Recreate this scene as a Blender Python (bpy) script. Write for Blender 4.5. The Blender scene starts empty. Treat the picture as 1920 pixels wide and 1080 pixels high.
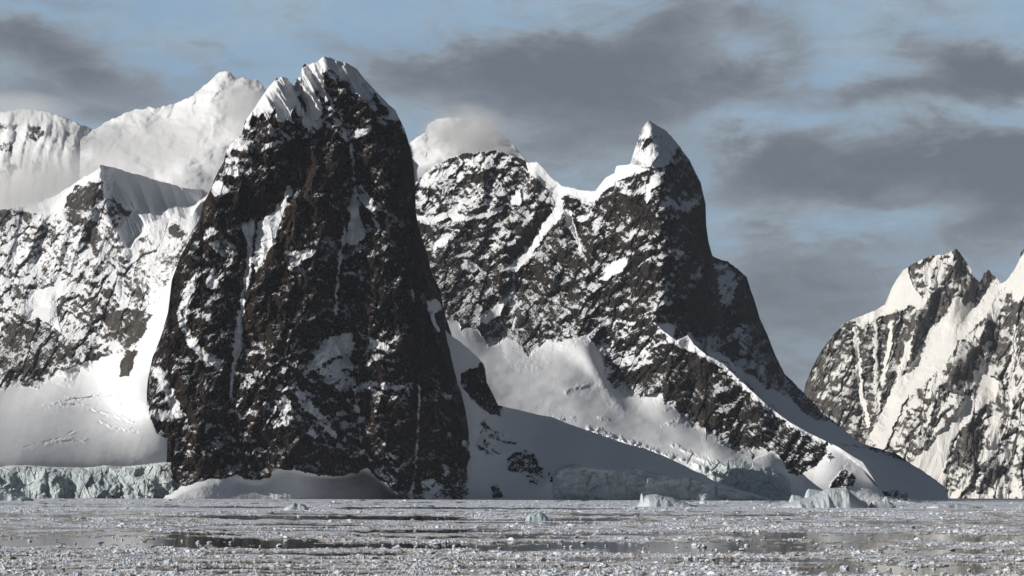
import bpy, math, random
import numpy as np
from mathutils import Matrix, Vector, Euler

# ------------------------------------------------------------------ camera
SC = bpy.context.scene
COL = SC.collection
FPX = 3583.0                      # focal length in photograph pixels (1920 wide)
CAMZ = 12.0
PITCH = math.radians(6.12)
ROLL = math.radians(0.27)
cam_d = bpy.data.cameras.new("camera")
cam_d.sensor_width = 36.0
cam_d.lens = 36.0 * FPX / 1920.0
cam_d.clip_start = 1.0
cam_d.clip_end = 90000.0
cam = bpy.data.objects.new("camera", cam_d)
COL.objects.link(cam)
RM = Matrix.Rotation(math.radians(90) + PITCH, 3, 'X') @ Matrix.Rotation(ROLL, 3, 'Z')
cam.matrix_world = Matrix.Translation((0, 0, CAMZ)) @ RM.to_4x4()
SC.camera = cam
R3 = np.array(RM)

# ------------------------------------------------------------------ light
SUN_AZ = 15.0      # degrees towards the camera from due left
SUN_EL = 20.0
a_, e_ = math.radians(SUN_AZ), math.radians(SUN_EL)
TO_SUN = Vector((-math.cos(e_) * math.cos(a_), -math.cos(e_) * math.sin(a_), math.sin(e_)))
sun_d = bpy.data.lights.new("sun", 'SUN')
sun_d.energy = 4.35
sun_d.angle = math.radians(0.55)
sun_d.color = (1.0, 0.96, 0.90)
sun = bpy.data.objects.new("sun", sun_d)
sun.rotation_euler = TO_SUN.to_track_quat('Z', 'Y').to_euler()
COL.objects.link(sun)

SC.view_settings.view_transform = 'Standard'
SC.view_settings.look = 'None'
SC.view_settings.exposure = 0.0
SC.view_settings.gamma = 1.0
SC.cycles.max_bounces = 5
SC.cycles.diffuse_bounces = 2
SC.cycles.volume_bounces = 3
SC.cycles.transparent_max_bounces = 8
SC.cycles.volume_max_steps = 256

# ------------------------------------------------------------------ node helpers
class NT:
    def __init__(s, tree):
        s.t = tree
        s.n = tree.nodes
        s.n.clear()
    def node(s, kind, **kw):
        nd = s.n.new(kind)
        for k, v in kw.items():
            setattr(nd, k, v)
        return nd
    def put(s, sock, v):
        if isinstance(v, bpy.types.NodeSocket):
            s.t.links.new(v, sock)
        elif v is not None:
            if hasattr(sock.default_value, '__len__') and not hasattr(v, '__len__'):
                v = (v,) * len(sock.default_value)
            sock.default_value = v
    def m(s, op, a, b=None, c=None, clamp=False):
        nd = s.node('ShaderNodeMath', operation=op, use_clamp=clamp)
        s.put(nd.inputs[0], a); s.put(nd.inputs[1], b)
        if c is not None: s.put(nd.inputs[2], c)
        return nd.outputs[0]
    def v(s, op, a, b=None):
        nd = s.node('ShaderNodeVectorMath', operation=op)
        s.put(nd.inputs[0], a)
        if b is not None: s.put(nd.inputs[1], b)
        return nd.outputs['Value'] if op in ('LENGTH', 'DOT_PRODUCT') else nd.outputs[0]
    def noise(s, vec, scale, detail=4, rough=0.5, dist=0.0, lac=2.0):
        nd = s.node('ShaderNodeTexNoise')
        s.put(nd.inputs['Vector'], vec); s.put(nd.inputs['Scale'], scale)
        nd.inputs['Detail'].default_value = detail
        nd.inputs['Roughness'].default_value = rough
        nd.inputs['Distortion'].default_value = dist
        nd.inputs['Lacunarity'].default_value = lac
        return nd.outputs['Fac']
    def smooth(s, x, lo, hi, a=0.0, b=1.0):
        nd = s.node('ShaderNodeMapRange', interpolation_type='SMOOTHSTEP')
        s.put(nd.inputs[0], x)
        for i, q in enumerate((lo, hi, a, b)): s.put(nd.inputs[i + 1], q)
        return nd.outputs[0]
    def lin(s, x, lo, hi, a=0.0, b=1.0):
        nd = s.node('ShaderNodeMapRange')
        s.put(nd.inputs[0], x)
        for i, q in enumerate((lo, hi, a, b)): s.put(nd.inputs[i + 1], q)
        return nd.outputs[0]
    def mix(s, f, a, b):
        nd = s.node('ShaderNodeMix', data_type='RGBA')
        s.put(nd.inputs[0], f)
        s.put(nd.inputs[6], a if isinstance(a, bpy.types.NodeSocket) else tuple(a) + (1,))
        s.put(nd.inputs[7], b if isinstance(b, bpy.types.NodeSocket) else tuple(b) + (1,))
        return nd.outputs[2]
    def attr(s, name):
        return s.node('ShaderNodeAttribute', attribute_name=name).outputs['Fac']
    def xyz(s, v):
        nd = s.node('ShaderNodeSeparateXYZ'); s.put(nd.inputs[0], v)
        return nd.outputs
    def comb(s, x, y, z):
        nd = s.node('ShaderNodeCombineXYZ')
        for i, q in enumerate((x, y, z)): s.put(nd.inputs[i], q)
        return nd.outputs[0]

# ------------------------------------------------------------------ sky
world = bpy.data.worlds.new("World")
SC.world = world
world.use_nodes = True
W = NT(world.node_tree)
sky = W.node('ShaderNodeTexSky', sky_type='NISHITA')
sky.sun_disc = False
sky.sun_elevation = math.radians(SUN_EL)
sky.sun_rotation = math.atan2(TO_SUN.x, TO_SUN.y)
sky.altitude = 10
sky.air_density = 1.0
sky.dust_density = 0.6
sky.ozone_density = 1.5
gen = W.node('ShaderNodeTexCoord').outputs['Generated']
gx, gy, gz = W.xyz(gen)[:3]
az = W.m('ARCTAN2', gx, gy)
el = W.m('ARCSINE', gz)
U = W.m('MULTIPLY_ADD', az, FPX / 1000, 0.96)       # azimuth and elevation in handy units
V = W.m('MULTIPLY_ADD', el, -FPX / 1000, 0.926)
wv = W.comb(W.m('MULTIPLY', U, 1.0), W.m('MULTIPLY', V, 2.2), 0.0)
nA = W.noise(wv, 3.2, 10, 0.60, 0.5)
nB = W.noise(W.v('ADD', wv, (7.3, 2.1, 0)), 2.2, 4, 0.5)
nC = W.noise(W.v('ADD', wv, (1.3, 9.1, 3)), 13.0, 8, 0.65, 0.6)
U2 = W.m('ADD', U, W.m('MULTIPLY', W.m('SUBTRACT', nB, 0.5), 0.35))
V2 = W.m('ADD', V, W.m('MULTIPLY', W.m('SUBTRACT', nA, 0.5), 0.16))
BLOBS = [  # azimuth/elevation centre, radii, tilt, strength
    (0.78, 0.150, .16, .050, 0.05, .85), (0.97, 0.125, .15, .055, 0.1, 1.0), (1.17, 0.12, .13, .075, -0.1, 1.0), (1.28, 0.05, .09, .05, -0.4, .65), (1.42, 0.04, .12, .04, -0.1, .55), (1.47, 0.10, .06, .06, 0.9, .55),
    (1.05, 0.205, .22, .060, 0.0, .75), (1.30, 0.185, .10, .035, -.2, .7), (1.40, 0.155, .10, .028, .1, .8), (1.18, .26, .14, .05, 0, .45), (0.95, .28, .14, .04, 0, .5),
    (1.83, 0.172, .20, .034, -0.02, 1.15), (1.78, 0.125, .09, .045, 0.2, .75), (1.60, .195, .14, .020, .0, .7), (1.90, .20, .10, .02, 0, .6),
    (1.42, 0.300, .10, .035, -.25, .7), (1.62, 0.300, .22, .050, -0.02, 1.1), (1.80, .325, .18, .045, .1, 1.0), (1.48, 0.360, .16, .035, 0.0, 1.0), (1.68, .375, .12, .02, .0, .6), (1.92, .33, .1, .05, .1, .7),
    (1.55, 0.55, .45, .11, 0.0, .85), (1.45,0.70,.4,.12,0,.5), (1.88, 0.40, .07, .055, -0.6, .9), (1.50, .46, .14, .012, 0, .25), (1.75, .45, .2, .03, 0, .3),
    (0.04, 0.10, .14, .035, 0.10, 1.0), (0.12, 0.165, .18, .035, 0.22, 1.05), (0.08, 0.02, .13, .022, 0.15, .6), (0.34, 0.170, .09, .035, 0.1, .55), (0.02, .20, .12, .03, 0, .6),
    (0.20, 0.235, .14, .022, 0.05, .6), (0.42, 0.12, .08, .015, 0.0, .35), (0.64, 0.085, .08, .02, 0.0, .4), (1.05, .36, .3, .07, 0, .35),
]
dens = None
for (cx, cy, rx, ry, rot, st) in BLOBS:
    ca, sa = math.cos(rot), math.sin(rot)
    du = W.m('SUBTRACT', U2, cx); dv = W.m('SUBTRACT', V2, cy)
    p = W.m('ADD', W.m('MULTIPLY', du, ca / rx), W.m('MULTIPLY', dv, sa / rx))
    q = W.m('ADD', W.m('MULTIPLY', du, -sa / ry), W.m('MULTIPLY', dv, ca / ry))
    r2 = W.m('ADD', W.m('MULTIPLY', p, p), W.m('MULTIPLY', q, q))
    g = W.m('MULTIPLY', W.m('EXPONENT', W.m('MULTIPLY', r2, -0.9)), st)
    dens = g if dens is None else W.m('ADD', dens, g)
dens = W.m('ADD', dens, W.m('MULTIPLY', W.m('SUBTRACT', nA, 0.5), 1.5))
dens = W.m('ADD', dens, W.m('MULTIPLY', W.m('SUBTRACT', nC, 0.5), 0.9))
# sky out of view: dark bluish overcast, added to dim and cool fill light
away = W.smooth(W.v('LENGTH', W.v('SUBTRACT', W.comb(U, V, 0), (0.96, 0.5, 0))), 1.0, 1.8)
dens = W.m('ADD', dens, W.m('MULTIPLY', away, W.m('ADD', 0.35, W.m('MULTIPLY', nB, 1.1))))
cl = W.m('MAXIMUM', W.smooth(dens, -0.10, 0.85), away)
cloud_col = W.mix(W.smooth(dens, 0.4, 1.5), (2.15, 2.45, 2.80), (1.18, 1.38, 1.66))
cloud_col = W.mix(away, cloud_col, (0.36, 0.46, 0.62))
thin = W.mix(W.smooth(nA, 0.3, 0.7), (2.3, 3.5, 4.9), (3.2, 4.2, 5.1))
blue = W.mix(0.85, sky.outputs[0], thin)
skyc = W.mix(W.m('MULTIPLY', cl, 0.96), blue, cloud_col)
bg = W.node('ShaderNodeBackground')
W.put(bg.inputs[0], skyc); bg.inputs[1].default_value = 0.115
out = W.node('ShaderNodeOutputWorld')
W.t.links.new(bg.outputs[0], out.inputs[0])

# ------------------------------------------------------------------ numpy tools
def ray(px, py):
    px = np.asarray(px, float); py = np.asarray(py, float)
    c = np.stack([(px - 960) / FPX, (540 - py) / FPX, -np.ones_like(px * py)], -1)
    return c @ R3.T

def at(px, py, d):
    r = ray(px, py)
    s = np.asarray(d, float) / r[..., 1]
    P = r * s[..., None]
    P[..., 2] += CAMZ
    return P

_rs = np.random.RandomState(11)
_PERM = _rs.permutation(4096)
_ANG = _rs.rand(4096) * 2 * np.pi
_GX, _GY = np.cos(_ANG), np.sin(_ANG)

def perlin(x, y, seed=0):
    x = x + seed * 17.37; y = y + seed * 5.91
    xi = np.floor(x).astype(np.int64); yi = np.floor(y).astype(np.int64)
    xf = x - xi; yf = y - yi
    u = xf * xf * xf * (xf * (xf * 6 - 15) + 10); v = yf * yf * yf * (yf * (yf * 6 - 15) + 10)
    def g(ix, iy, fx, fy):
        h = _PERM[(_PERM[ix & 4095] + iy) & 4095]
        return _GX[h] * fx + _GY[h] * fy
    a = g(xi, yi, xf, yf); b = g(xi + 1, yi, xf - 1, yf)
    c = g(xi, yi + 1, xf, yf - 1); d = g(xi + 1, yi + 1, xf - 1, yf - 1)
    return ((a + (b - a) * u) * (1 - v) + (c + (d - c) * u) * v) * 1.5

def fbm(x, y, octv=4, seed=0, gain=0.5):
    s = 0; a = 1; n = 0
    for i in range(octv):
        s = s + a * perlin(x, y, seed + i * 3); n += a
        x = x * 2.03; y = y * 2.03; a *= gain
    return s / n

def ridged(x, y, octv=3, seed=0, gain=0.5):
    s = 0; a = 1; n = 0; w = 1
    for i in range(octv):
        r = 1 - np.abs(perlin(x, y, seed + i * 5)) * 1.4
        r = np.clip(r, 0, 1) ** 1.6
        s = s + a * r * w; n += a; w = np.clip(r * 1.4, 0, 1)
        x = x * 2.1; y = y * 2.1; a *= gain
    return s / n

def sstep(x, lo, hi):
    t = np.clip((x - lo) / (hi - lo), 0, 1)
    return t * t * (3 - 2 * t)

def blur(A, n, axis):
    n = int(n)
    if n < 1: return A
    A = np.moveaxis(A, axis, 0)
    B = np.concatenate([np.repeat(A[:1], n, 0), A, np.repeat(A[-1:], n, 0)], 0)
    c = np.cumsum(np.concatenate([B[:1] * 0, B], 0), 0)
    return np.moveaxis((c[2 * n + 1:] - c[:-2 * n - 1]) / (2 * n + 1), 0, axis)

def smooth1(a, n):
    a = np.asarray(a, float)
    return blur(blur(a, n, 0), n, 0)

def segdist(X, Y, pts):
    d = np.full(X.shape, 1e9)
    for (x0, y0), (x1, y1) in zip(pts[:-1], pts[1:]):
        dx, dy = x1 - x0, y1 - y0
        t = np.clip(((X - x0) * dx + (Y - y0) * dy) / (dx * dx + dy * dy + 1e-9), 0, 1)
        d = np.minimum(d, np.hypot(X - x0 - t * dx, Y - y0 - t * dy))
    return d

def sdf(X, Y, pts, pad=20):
    pts = list(pts)
    xs = [p[0] for p in pts]; ys = [p[1] for p in pts]
    out_ = np.full(X.shape, -1e3)
    k = (X > min(xs) - pad) & (X < max(xs) + pad) & (Y > min(ys) - pad) & (Y < max(ys) + pad)
    if not k.any(): return out_
    x, y = X[k], Y[k]
    ring = pts + [pts[0]]
    d = segdist(x, y, ring)
    ins = np.zeros(x.shape, bool)
    for (x0, y0), (x1, y1) in zip(ring[:-1], ring[1:]):
        if y0 == y1: continue
        c = (y0 > y) != (y1 > y)
        ins ^= c & (x < (x1 - x0) * (y - y0) / (y1 - y0) + x0)
    out_[k] = np.where(ins, d, -d)
    return out_

def line(X, Y, pts, w):
    xs = [p[0] for p in pts]; ys = [p[1] for p in pts]
    out_ = np.zeros(X.shape)
    k = (X > min(xs) - w) & (X < max(xs) + w) & (Y > min(ys) - w) & (Y < max(ys) + w)
    if k.any():
        out_[k] = np.clip(1 - segdist(X[k], Y[k], pts) / w, 0, 1)
    return out_

def interp(pts, x):
    p = sorted(pts)
    return np.interp(x, [a[0] for a in p], [a[1] for a in p])

def outward(v, f):
    v = np.asarray(v, float); f = np.asarray(f)
    c = v.mean(0)
    n = np.cross(v[f[:, 1]] - v[f[:, 0]], v[f[:, 2]] - v[f[:, 0]]) + np.cross(v[f[:, 2]] - v[f[:, 0]], v[f[:, 3]] - v[f[:, 0]])
    flip = ((v[f].mean(1) - c) * n).sum(1) < 0
    return np.where(flip[:, None], f[:, ::-1], f)

def mesh_obj(name, verts, faces, mat, smooth=False, attrs=None, kind=None, label=None, parent=None):
    me = bpy.data.meshes.new(name)
    verts = np.ascontiguousarray(verts, np.float32).reshape(-1, 3)
    faces = np.ascontiguousarray(faces, np.int32)
    nf, k = faces.shape
    me.vertices.add(len(verts)); me.vertices.foreach_set('co', verts.ravel())
    me.loops.add(nf * k); me.loops.foreach_set('vertex_index', faces.ravel())
    me.polygons.add(nf)
    me.polygons.foreach_set('loop_start', np.arange(0, nf * k, k, dtype=np.int32))
    me.polygons.foreach_set('loop_total', np.full(nf, k, np.int32))
    me.polygons.foreach_set('use_smooth', np.full(nf, smooth, bool))
    for an, av in (attrs or {}).items():
        at_ = me.attributes.new(an, 'FLOAT', 'POINT')
        at_.data.foreach_set('value', np.ascontiguousarray(av, np.float32).ravel())
    me.update(calc_edges=True)
    me.materials.append(mat)
    o = bpy.data.objects.new(name, me)
    COL.objects.link(o)
    if kind: o['kind'] = kind
    if label: o['label'] = label
    if parent: o.parent = parent
    return o

def grid_faces(nr, nc):
    i = np.arange(nr * nc).reshape(nr, nc)
    return np.stack([i[:-1, :-1], i[1:, :-1], i[1:, 1:], i[:-1, 1:]], -1).reshape(-1, 4)

# ------------------------------------------------------------------ materials
def mountain_mat(name, rock_a, rock_b, snow=(0.83, 0.84, 0.86), bump=1.0, fine=0.22):
    mt = bpy.data.materials.new(name); mt.use_nodes = True
    N = NT(mt.node_tree)
    pos = N.node('ShaderNodeNewGeometry').outputs['Position']
    S = N.attr('snow'); I = N.attr('ice'); C = N.attr('carpet')
    n1 = N.noise(pos, fine, 5, 0.65)
    n2 = N.noise(pos, 0.018, 4, 0.6)
    n3 = N.noise(N.v('MULTIPLY', pos, (1, 1, 0.35)), 0.07, 4, 0.6)
    n4 = N.noise(N.v('MULTIPLY', pos, (1, 1, 0.45)), fine * 2.6, 3, 0.6)
    s = N.m('ADD', S, N.m('MULTIPLY', N.m('SUBTRACT', n1, 0.5), 2.7))
    s = N.m('ADD', s, N.m('MULTIPLY', N.m('SUBTRACT', n4, 0.5), 2.3))
    s = N.smooth(s, -0.22, 0.50)
    rock = N.mix(N.smooth(n2, 0.35, 0.68), rock_a, rock_b)
    rock = N.mix(N.smooth(n3, 0.3, 0.75), rock, N.mix(0.65, rock, (0.012, 0.011, 0.010)))
    snw = N.mix(N.smooth(n2, 0.3, 0.7), snow, tuple(c * 0.95 for c in snow))
    icec = N.mix(N.smooth(N.noise(N.v('MULTIPLY', pos, (1, 1, 2.5)), 0.05, 5, 0.6), 0.35, 0.65), (0.50, 0.585, 0.60), (0.68, 0.715, 0.715))
    snw = N.mix(I, snw, icec)
    col = N.mix(s, rock, snw)
    hb = N.m('ADD', N.m('MULTIPLY', N.noise(pos, 0.10, 5, 0.62), 6.5), N.m('MULTIPLY', N.noise(pos, 0.5, 3, 0.6), 0.5))
    amp = N.m('ADD', N.m('MULTIPLY', N.m('SUBTRACT', 1.0, s), 0.95 * bump), N.m('MULTIPLY', I, 0.5))
    amp = N.m('ADD', amp, 0.03)
    bp = N.node('ShaderNodeBump')
    bp.inputs['Distance'].default_value = 1.0
    N.put(bp.inputs['Strength'], 1.0)
    N.put(bp.inputs['Height'], N.m('MULTIPLY', hb, amp))
    ps = N.node('ShaderNodeBsdfPrincipled')
    N.put(ps.inputs['Base Color'], col)
    N.put(ps.inputs['Roughness'], N.lin(s, 0, 1, 0.9, 0.75))
    ps.inputs['Specular IOR Level'].default_value = 0.15
    N.t.links.new(bp.outputs[0], ps.inputs['Normal'])
    o = N.node('ShaderNodeOutputMaterial')
    N.t.links.new(ps.outputs[0], o.inputs[0])
    return mt

M_TOWER = mountain_mat("dark basalt with snow", (0.040, 0.024, 0.014), (0.011, 0.0075, 0.0055))
M_WALL = mountain_mat("brown grey rock with snow", (0.045, 0.036, 0.028), (0.021, 0.018, 0.015))
M_LEFT = mountain_mat("rib rock with snow", (0.10, 0.088, 0.074), (0.055, 0.048, 0.042))
M_FAR = mountain_mat("far rock with snow", (0.15, 0.135, 0.12), (0.085, 0.08, 0.076), snow=(0.78, 0.765, 0.73))
M_SNOW = mountain_mat("high snow", (0.12, 0.11, 0.10), (0.08, 0.07, 0.06))

# ------------------------------------------------------------------ massif builder
_CH = np.random.RandomState(99).rand(4096, 5)
def facets(u, v, seed=0):
    """broken rock faces: every cell of a jittered grid is a plane with a tilt and level of its own"""
    ui = np.floor(u).astype(np.int64); vi = np.floor(v).astype(np.int64)
    best = np.full(u.shape, 1e9); sec = np.full(u.shape, 1e9); h = np.zeros(u.shape)
    for a in (-1, 0, 1):
        for b in (-1, 0, 1):
            k = _PERM[(_PERM[(ui + a + seed * 7) & 4095] + vi + b) & 4095]
            r = _CH[k]
            du = u - (ui + a + 0.1 + 0.8 * r[..., 0]); dv = v - (vi + b + 0.1 + 0.8 * r[..., 1])
            d = du * du + dv * dv
            nearer = d < best
            sec = np.where(nearer, best, np.minimum(sec, d))
            h = np.where(nearer, (r[..., 4] - 0.5) * 1.1 + du * (r[..., 2] - 0.5) * 2.2 + dv * (r[..., 3] - 0.5) * 1.6, h)
            best = np.where(nearer, d, best)
    crack = np.clip(1 - (np.sqrt(sec) - np.sqrt(best)) / 0.12, 0, 1)
    return h - 0.30 * crack

def rocknoise(X, Y, theta=0.0, sc=1.0, seed=0, amps=(16, 8, 3.4, 1.3), stretch=1.8):
    wx = fbm(X / 60, Y / 60, 3, seed + 40) * 10 * sc
    wy = fbm(X / 60 + 9, Y / 60, 3, seed + 41) * 10 * sc
    c, s = math.cos(theta), math.sin(theta)
    x, y = X + wx, Y + wy
    u = (x * c + y * s) / sc; v = (-x * s + y * c) / sc
    c2, s2 = math.cos(theta - 1.15), math.sin(theta - 1.15)      # a second joint direction crosses the first
    u2 = (x * c2 + y * s2) / sc; v2 = (-x * s2 + y * c2) / sc
    big = ridged(u / 62, v / (62 * stretch), 2, seed) - 0.5
    mid = 0.45 * (ridged(u / 24, v / (24 * stretch), 2, seed + 7) - 0.5) + 0.55 * facets(u / 24, v / (24 * stretch), seed + 1)
    fin = 0.6 * facets(u / 10, v / (10 * (0.6 + stretch * .6)), seed + 2) + 0.45 * facets(u2 / 8, v2 / 15, seed + 4)
    tiny = facets(u / 4.2, v / 7.5, seed + 3) * 0.8
    # returned as (coarse, fine): positive = towards the viewer
    return sc * amps[0] * big + sc * amps[1] * mid, sc * amps[2] * fin + amps[3] * tiny

def massif(name, label, mat, x0, x1, step, crest, base, depth, cov, lines=(), regions=(), ice=(),
           theta=0.0, sc=1.0, seed=1, amps=(16, 8, 3.4, 1.3), stretch=1.8, jag=1.0, warp=6.0, back=(500, 8),
           rounded=None, gain=2.3, upw=1.0, leftw=0.0, smooth=False, snowamp=0.10, fleck=0.34, extra=None, rstep=None, cut=None, shift=0.0):
    cols = np.arange(x0, x1 + 0.01, step)
    cy = interp(crest, cols)
    cy = cy + jag * (fbm(cols / 14, cols * 0 + seed, 3, seed + 2) * 3.0 + perlin(cols / 3.1, cols * 0 + 3, seed) * 1.0)
    by = interp(base, cols) if not np.isscalar(base) else np.full_like(cols, base)
    nr = int((by - cy).max() / (rstep or step)) + 2
    t = np.linspace(0, 1, nr)[:, None]
    PY = cy[None] + (by - cy)[None] * t
    PX = np.broadcast_to(cols[None], PY.shape).copy()
    X = PX + fbm(PX / 16, PY / 16, 4, seed + 60, 0.6) * warp * 1.5
    Y = PY + fbm(PX / 16 + 5, PY / 16 + 3, 4, seed + 61, 0.6) * warp * 1.5
    D = depth(PX, PY, cy) + shift
    upx = D / FPX                                     # metres per photograph pixel at that distance
    cv = cov(PX, PY) if callable(cov) else np.full(PX.shape, float(cov))
    ic = np.zeros(PX.shape); flat = np.zeros(PX.shape)
    for rg in regions:
        pts, val = rg[0], rg[1]
        soft = rg[2] if len(rg) > 2 else 3.0
        w = sstep(sdf(X, Y, pts, 30), -soft, soft)
        cv = cv * (1 - w) + val * w
    for pts in ice:
        ic = np.maximum(ic, sstep(sdf(X, Y, pts, 30), -2, 5))
    off = np.zeros(PX.shape)
    for (pts, w, a) in lines:
        off = off + line(X, Y, pts, w) * a
    if rounded:
        rad, amt = rounded
        ring = list(zip(cols[::6], cy[::6]))
        e = np.clip(segdist(PX, PY, ring) / rad, 0, 1)
        off = off - amt * (1 - np.sqrt(np.clip(1 - (1 - e) ** 2, 0, 1)))
    co, fi = rocknoise(PX, PY, theta, sc, seed, amps, stretch)
    sw = sstep(cv, 0.88, 1.12)                        # smooth snow weight
    def build(k_fine):
        rough = co * (1 - (1 - snowamp) * sw) + fi * k_fine
        rough = rough * (1 - 0.0 * ic)
        sm = fbm(PX / 55, PY / 30, 3, seed + 90) * 9 * snowamp * 5 * sw
        iw = (ridged(PX / 26, PY / 20, 2, seed + 30) * 4 + facets(PX / 17, PY / 26, seed + 33) * 6 + facets(PX / 7, PY / 9, seed + 34) * 2 + fbm(PX / 55, PY / 60, 2, seed + 36) * 26 - 2) * ic
        dd = D - (off + rough * (1 - ic) + sm + iw) * upx
        if extra is not None: dd = dd + extra(PX, PY, X, Y)
        return dd
    DD = build(1 - (1 - snowamp) * sw)
    P = at(PX, PY, DD)
    def normals(P):
        du = np.gradient(P, axis=1); dv = np.gradient(P, axis=0)
        n = np.cross(dv, du); n /= np.linalg.norm(n, axis=-1, keepdims=True) + 1e-9
        return n * np.where(n[..., 1:2] > 0, -1, 1)
    n = normals(P)
    nz3 = blur(blur(n[..., 2], 2, 0), 2, 1)
    nz1 = blur(blur(n[..., 2], 1, 0), 1, 1)
    ct, st_ = math.cos(theta + 0.35), math.sin(theta + 0.35)
    uu, vv = PX * ct + PY * st_, -PX * st_ + PY * ct
    q = upw * (0.55 * nz3 + 0.55 * nz1) - leftw * n[..., 0] + 0.24 * fbm(uu / 14, vv / 40, 5, seed + 70, 0.65) + 0.20 * fbm(uu / 5, vv / 13, 3, seed + 75) + fleck * (ridged(uu / 4.2, vv / 13, 2, seed + 76) - 0.5 + 0.6 * perlin(PX / 2.6, PY / 2.9, seed + 77)) + 0.22 * fbm(PX / 45, PY / 45, 2, seed + 78)
    w_ = (cv < 0.95) * 1.0 + 1e-4
    r_ = int(40 / step)
    bl2 = lambda A: blur(blur(A, r_, 0), r_, 1)
    q = q - 0.75 * bl2(q * w_) / bl2(w_)
    srt = np.sort(q[cv < 0.95].ravel()) if (cv < 0.95).sum() > 500 else np.sort(q.ravel())
    cv = np.where(cv < 0.9, cv + 0.20 * fbm(uu / 24, vv / 95, 3, seed + 83), cv)
    rank = np.searchsorted(srt, q.ravel()).reshape(q.shape) / len(srt)
    S = np.clip((rank - (1 - cv)) * gain + 6 * np.clip(cv - 0.92, 0, 1), -1.2, 1.6)
    S = np.maximum(S, ic * 2 - 1)
    kf = (1 - (1 - snowamp) * sw) * (1 - 0.6 * sstep(S, -0.1, 0.5))
    P = at(PX, PY, build(kf))
    # back side, running down behind the crest
    bd, nb = back
    rows = []
    for j in range(nb, 0, -1):
        f = (j / nb)
        B = P[0].copy()
        zc = B[:, 2].copy()
        B[:, 2] = zc * (1 - f) - 12 * f + fbm(cols / 30, cols * 0 + j * 1.7, 3, seed + 5) * 25 * f * (1 - f)
        B[:, 1] += bd * (f ** 0.8) + 4
        B[:, 0] *= B[:, 1] / P[0][:, 1]
        rows.append(B)
    allP = np.concatenate([np.array(rows), P], 0)
    def padrow(A, val): return np.concatenate([np.repeat(A[:1] * 0 + val, nb, 0), A], 0)
    S2 = padrow(S, 0.5); S2[:nb] = S[0][None] * 0.5 + 0.3
    F = grid_faces(allP.shape[0], allP.shape[1])
    if cut:
        X2 = np.concatenate([np.repeat(cols[None], nb, 0), X], 0).ravel()[F[:, 0]]; Y2 = np.concatenate([np.full((nb, len(cols)), 880.0), Y], 0).ravel()[F[:, 0]]
        F = F[sdf(X2, Y2, cut) < 0]
    o = mesh_obj(name, allP, F, mat, smooth=smooth,
                 attrs={'snow': S2, 'ice': padrow(ic, 0)}, kind='structure', label=label)
    return o

def knots(PX, PY, rows):
    """depth by column: rows = [(line y(px) array fn or list, depth)], interpolated in y"""
    ys = [interp(r[0], PX[0]) if isinstance(r[0], list) else r[0] for r in rows]
    ds = [interp(r[1], PX[0]) if isinstance(r[1], list) else np.zeros(PX.shape[1]) + r[1] for r in rows]
    st = PX[0, 1] - PX[0, 0]
    ys = np.array([smooth1(y, 22 / st) for y in ys]); ds = np.array([smooth1(d, 30 / st) for d in ds])
    for i in range(1, len(ys)):
        ys[i] = np.maximum(ys[i], ys[i - 1] + 2)
    D = np.broadcast_to(ds[0][None], PY.shape).copy()
    for i in range(len(ys) - 1):
        t = (PY - ys[i][None]) / (ys[i + 1] - ys[i])[None]
        D = np.where(t > 0, ds[i][None] + (ds[i + 1] - ds[i])[None] * np.clip(t, 0, 1), D)
    n = max(2, int(D.shape[0] * 0.03))
    return blur(blur(D, n, 0), n, 0)

# ================================================================== MOUNTAINS
# ---- far snow mountains on the left, and the dome behind the middle peak
def snow_depth(far, near, tilt=-0.6, x0=0):
    def f(PX, PY, cy):
        t = np.clip((PY - smooth1(cy, 16)[None]) / 420, -0.2, 1.4)
        return far + (near - far) * t + tilt * (PX - x0) * far / FPX
    return f

massif("snow_mountain", "white snow mountain with cloud on its top at the far end of the range", M_SNOW, -160, 240, 2.0,
       [(-160, 230), (-20, 214), (0, 211), (39, 204), (70, 206), (86, 209), (105, 215), (132, 226), (159, 236), (179, 244), (200, 262), (240, 330)],
       560, snow_depth(6050, 5500, -0.45), lambda x, y: 0.99 - 0 * x, sc=1.0, seed=21, jag=1.6, amps=(20, 12, 7, 1.0), stretch=2.6, theta=0.1,
       lines=[([(62, 225), (45, 330)], 30, 12), ([(110, 215), (80, 340), (60, 400)], 26, 14), ([(20, 215), (0, 330)], 24, 12), ([(150, 235), (110, 380)], 22, 8)],
       regions=[([(55, 240), (75, 238), (82, 250), (70, 262), (52, 262)], 0.35), ([(0, 272), (22, 270), (18, 288), (0, 284)], 0.4),
                ([(14, 312), (30, 310), (32, 322), (18, 330)], 0.3), ([(60, 300), (70, 304), (66, 320), (58, 322)], 0.5), ([(0, 238), (10, 240), (6, 250), (0, 250)], 0.5)],
       snowamp=0.32, smooth=True, warp=4)

massif("snow_peak", "high white snow peak with rounded summit behind the dark rock tower", M_SNOW, 150, 640, 2.0,
       [(150, 262), (187, 236), (206, 224), (233, 213), (264, 203), (296, 202), (331, 193), (362, 180), (375, 168), (389, 154), (401, 143), (412, 137), (424, 134), (432, 137),
        (440, 146), (448, 147), (455, 145), (467, 149), (482, 150), (492, 157), (500, 170), (560, 230), (640, 330)],
       560, snow_depth(6000, 5400, -0.35), lambda x, y: 1.2 - 0 * x, sc=1.0, seed=25, jag=1.8, amps=(16, 12, 7, 1.0), stretch=1.5, theta=0.7,
       lines=[([(425, 136), (392, 200), (372, 250), (350, 330)], 60, 22), ([(190, 238), (260, 240), (340, 262)], 34, 8), ([(296, 232), (340, 262), (400, 330)], 26, -9),
              ([(235, 275), (280, 305), (290, 320)], 12, -6), ([(480, 152), (470, 230), (440, 300)], 40, 12)],
       snowamp=0.30, smooth=True, warp=5)

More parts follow.
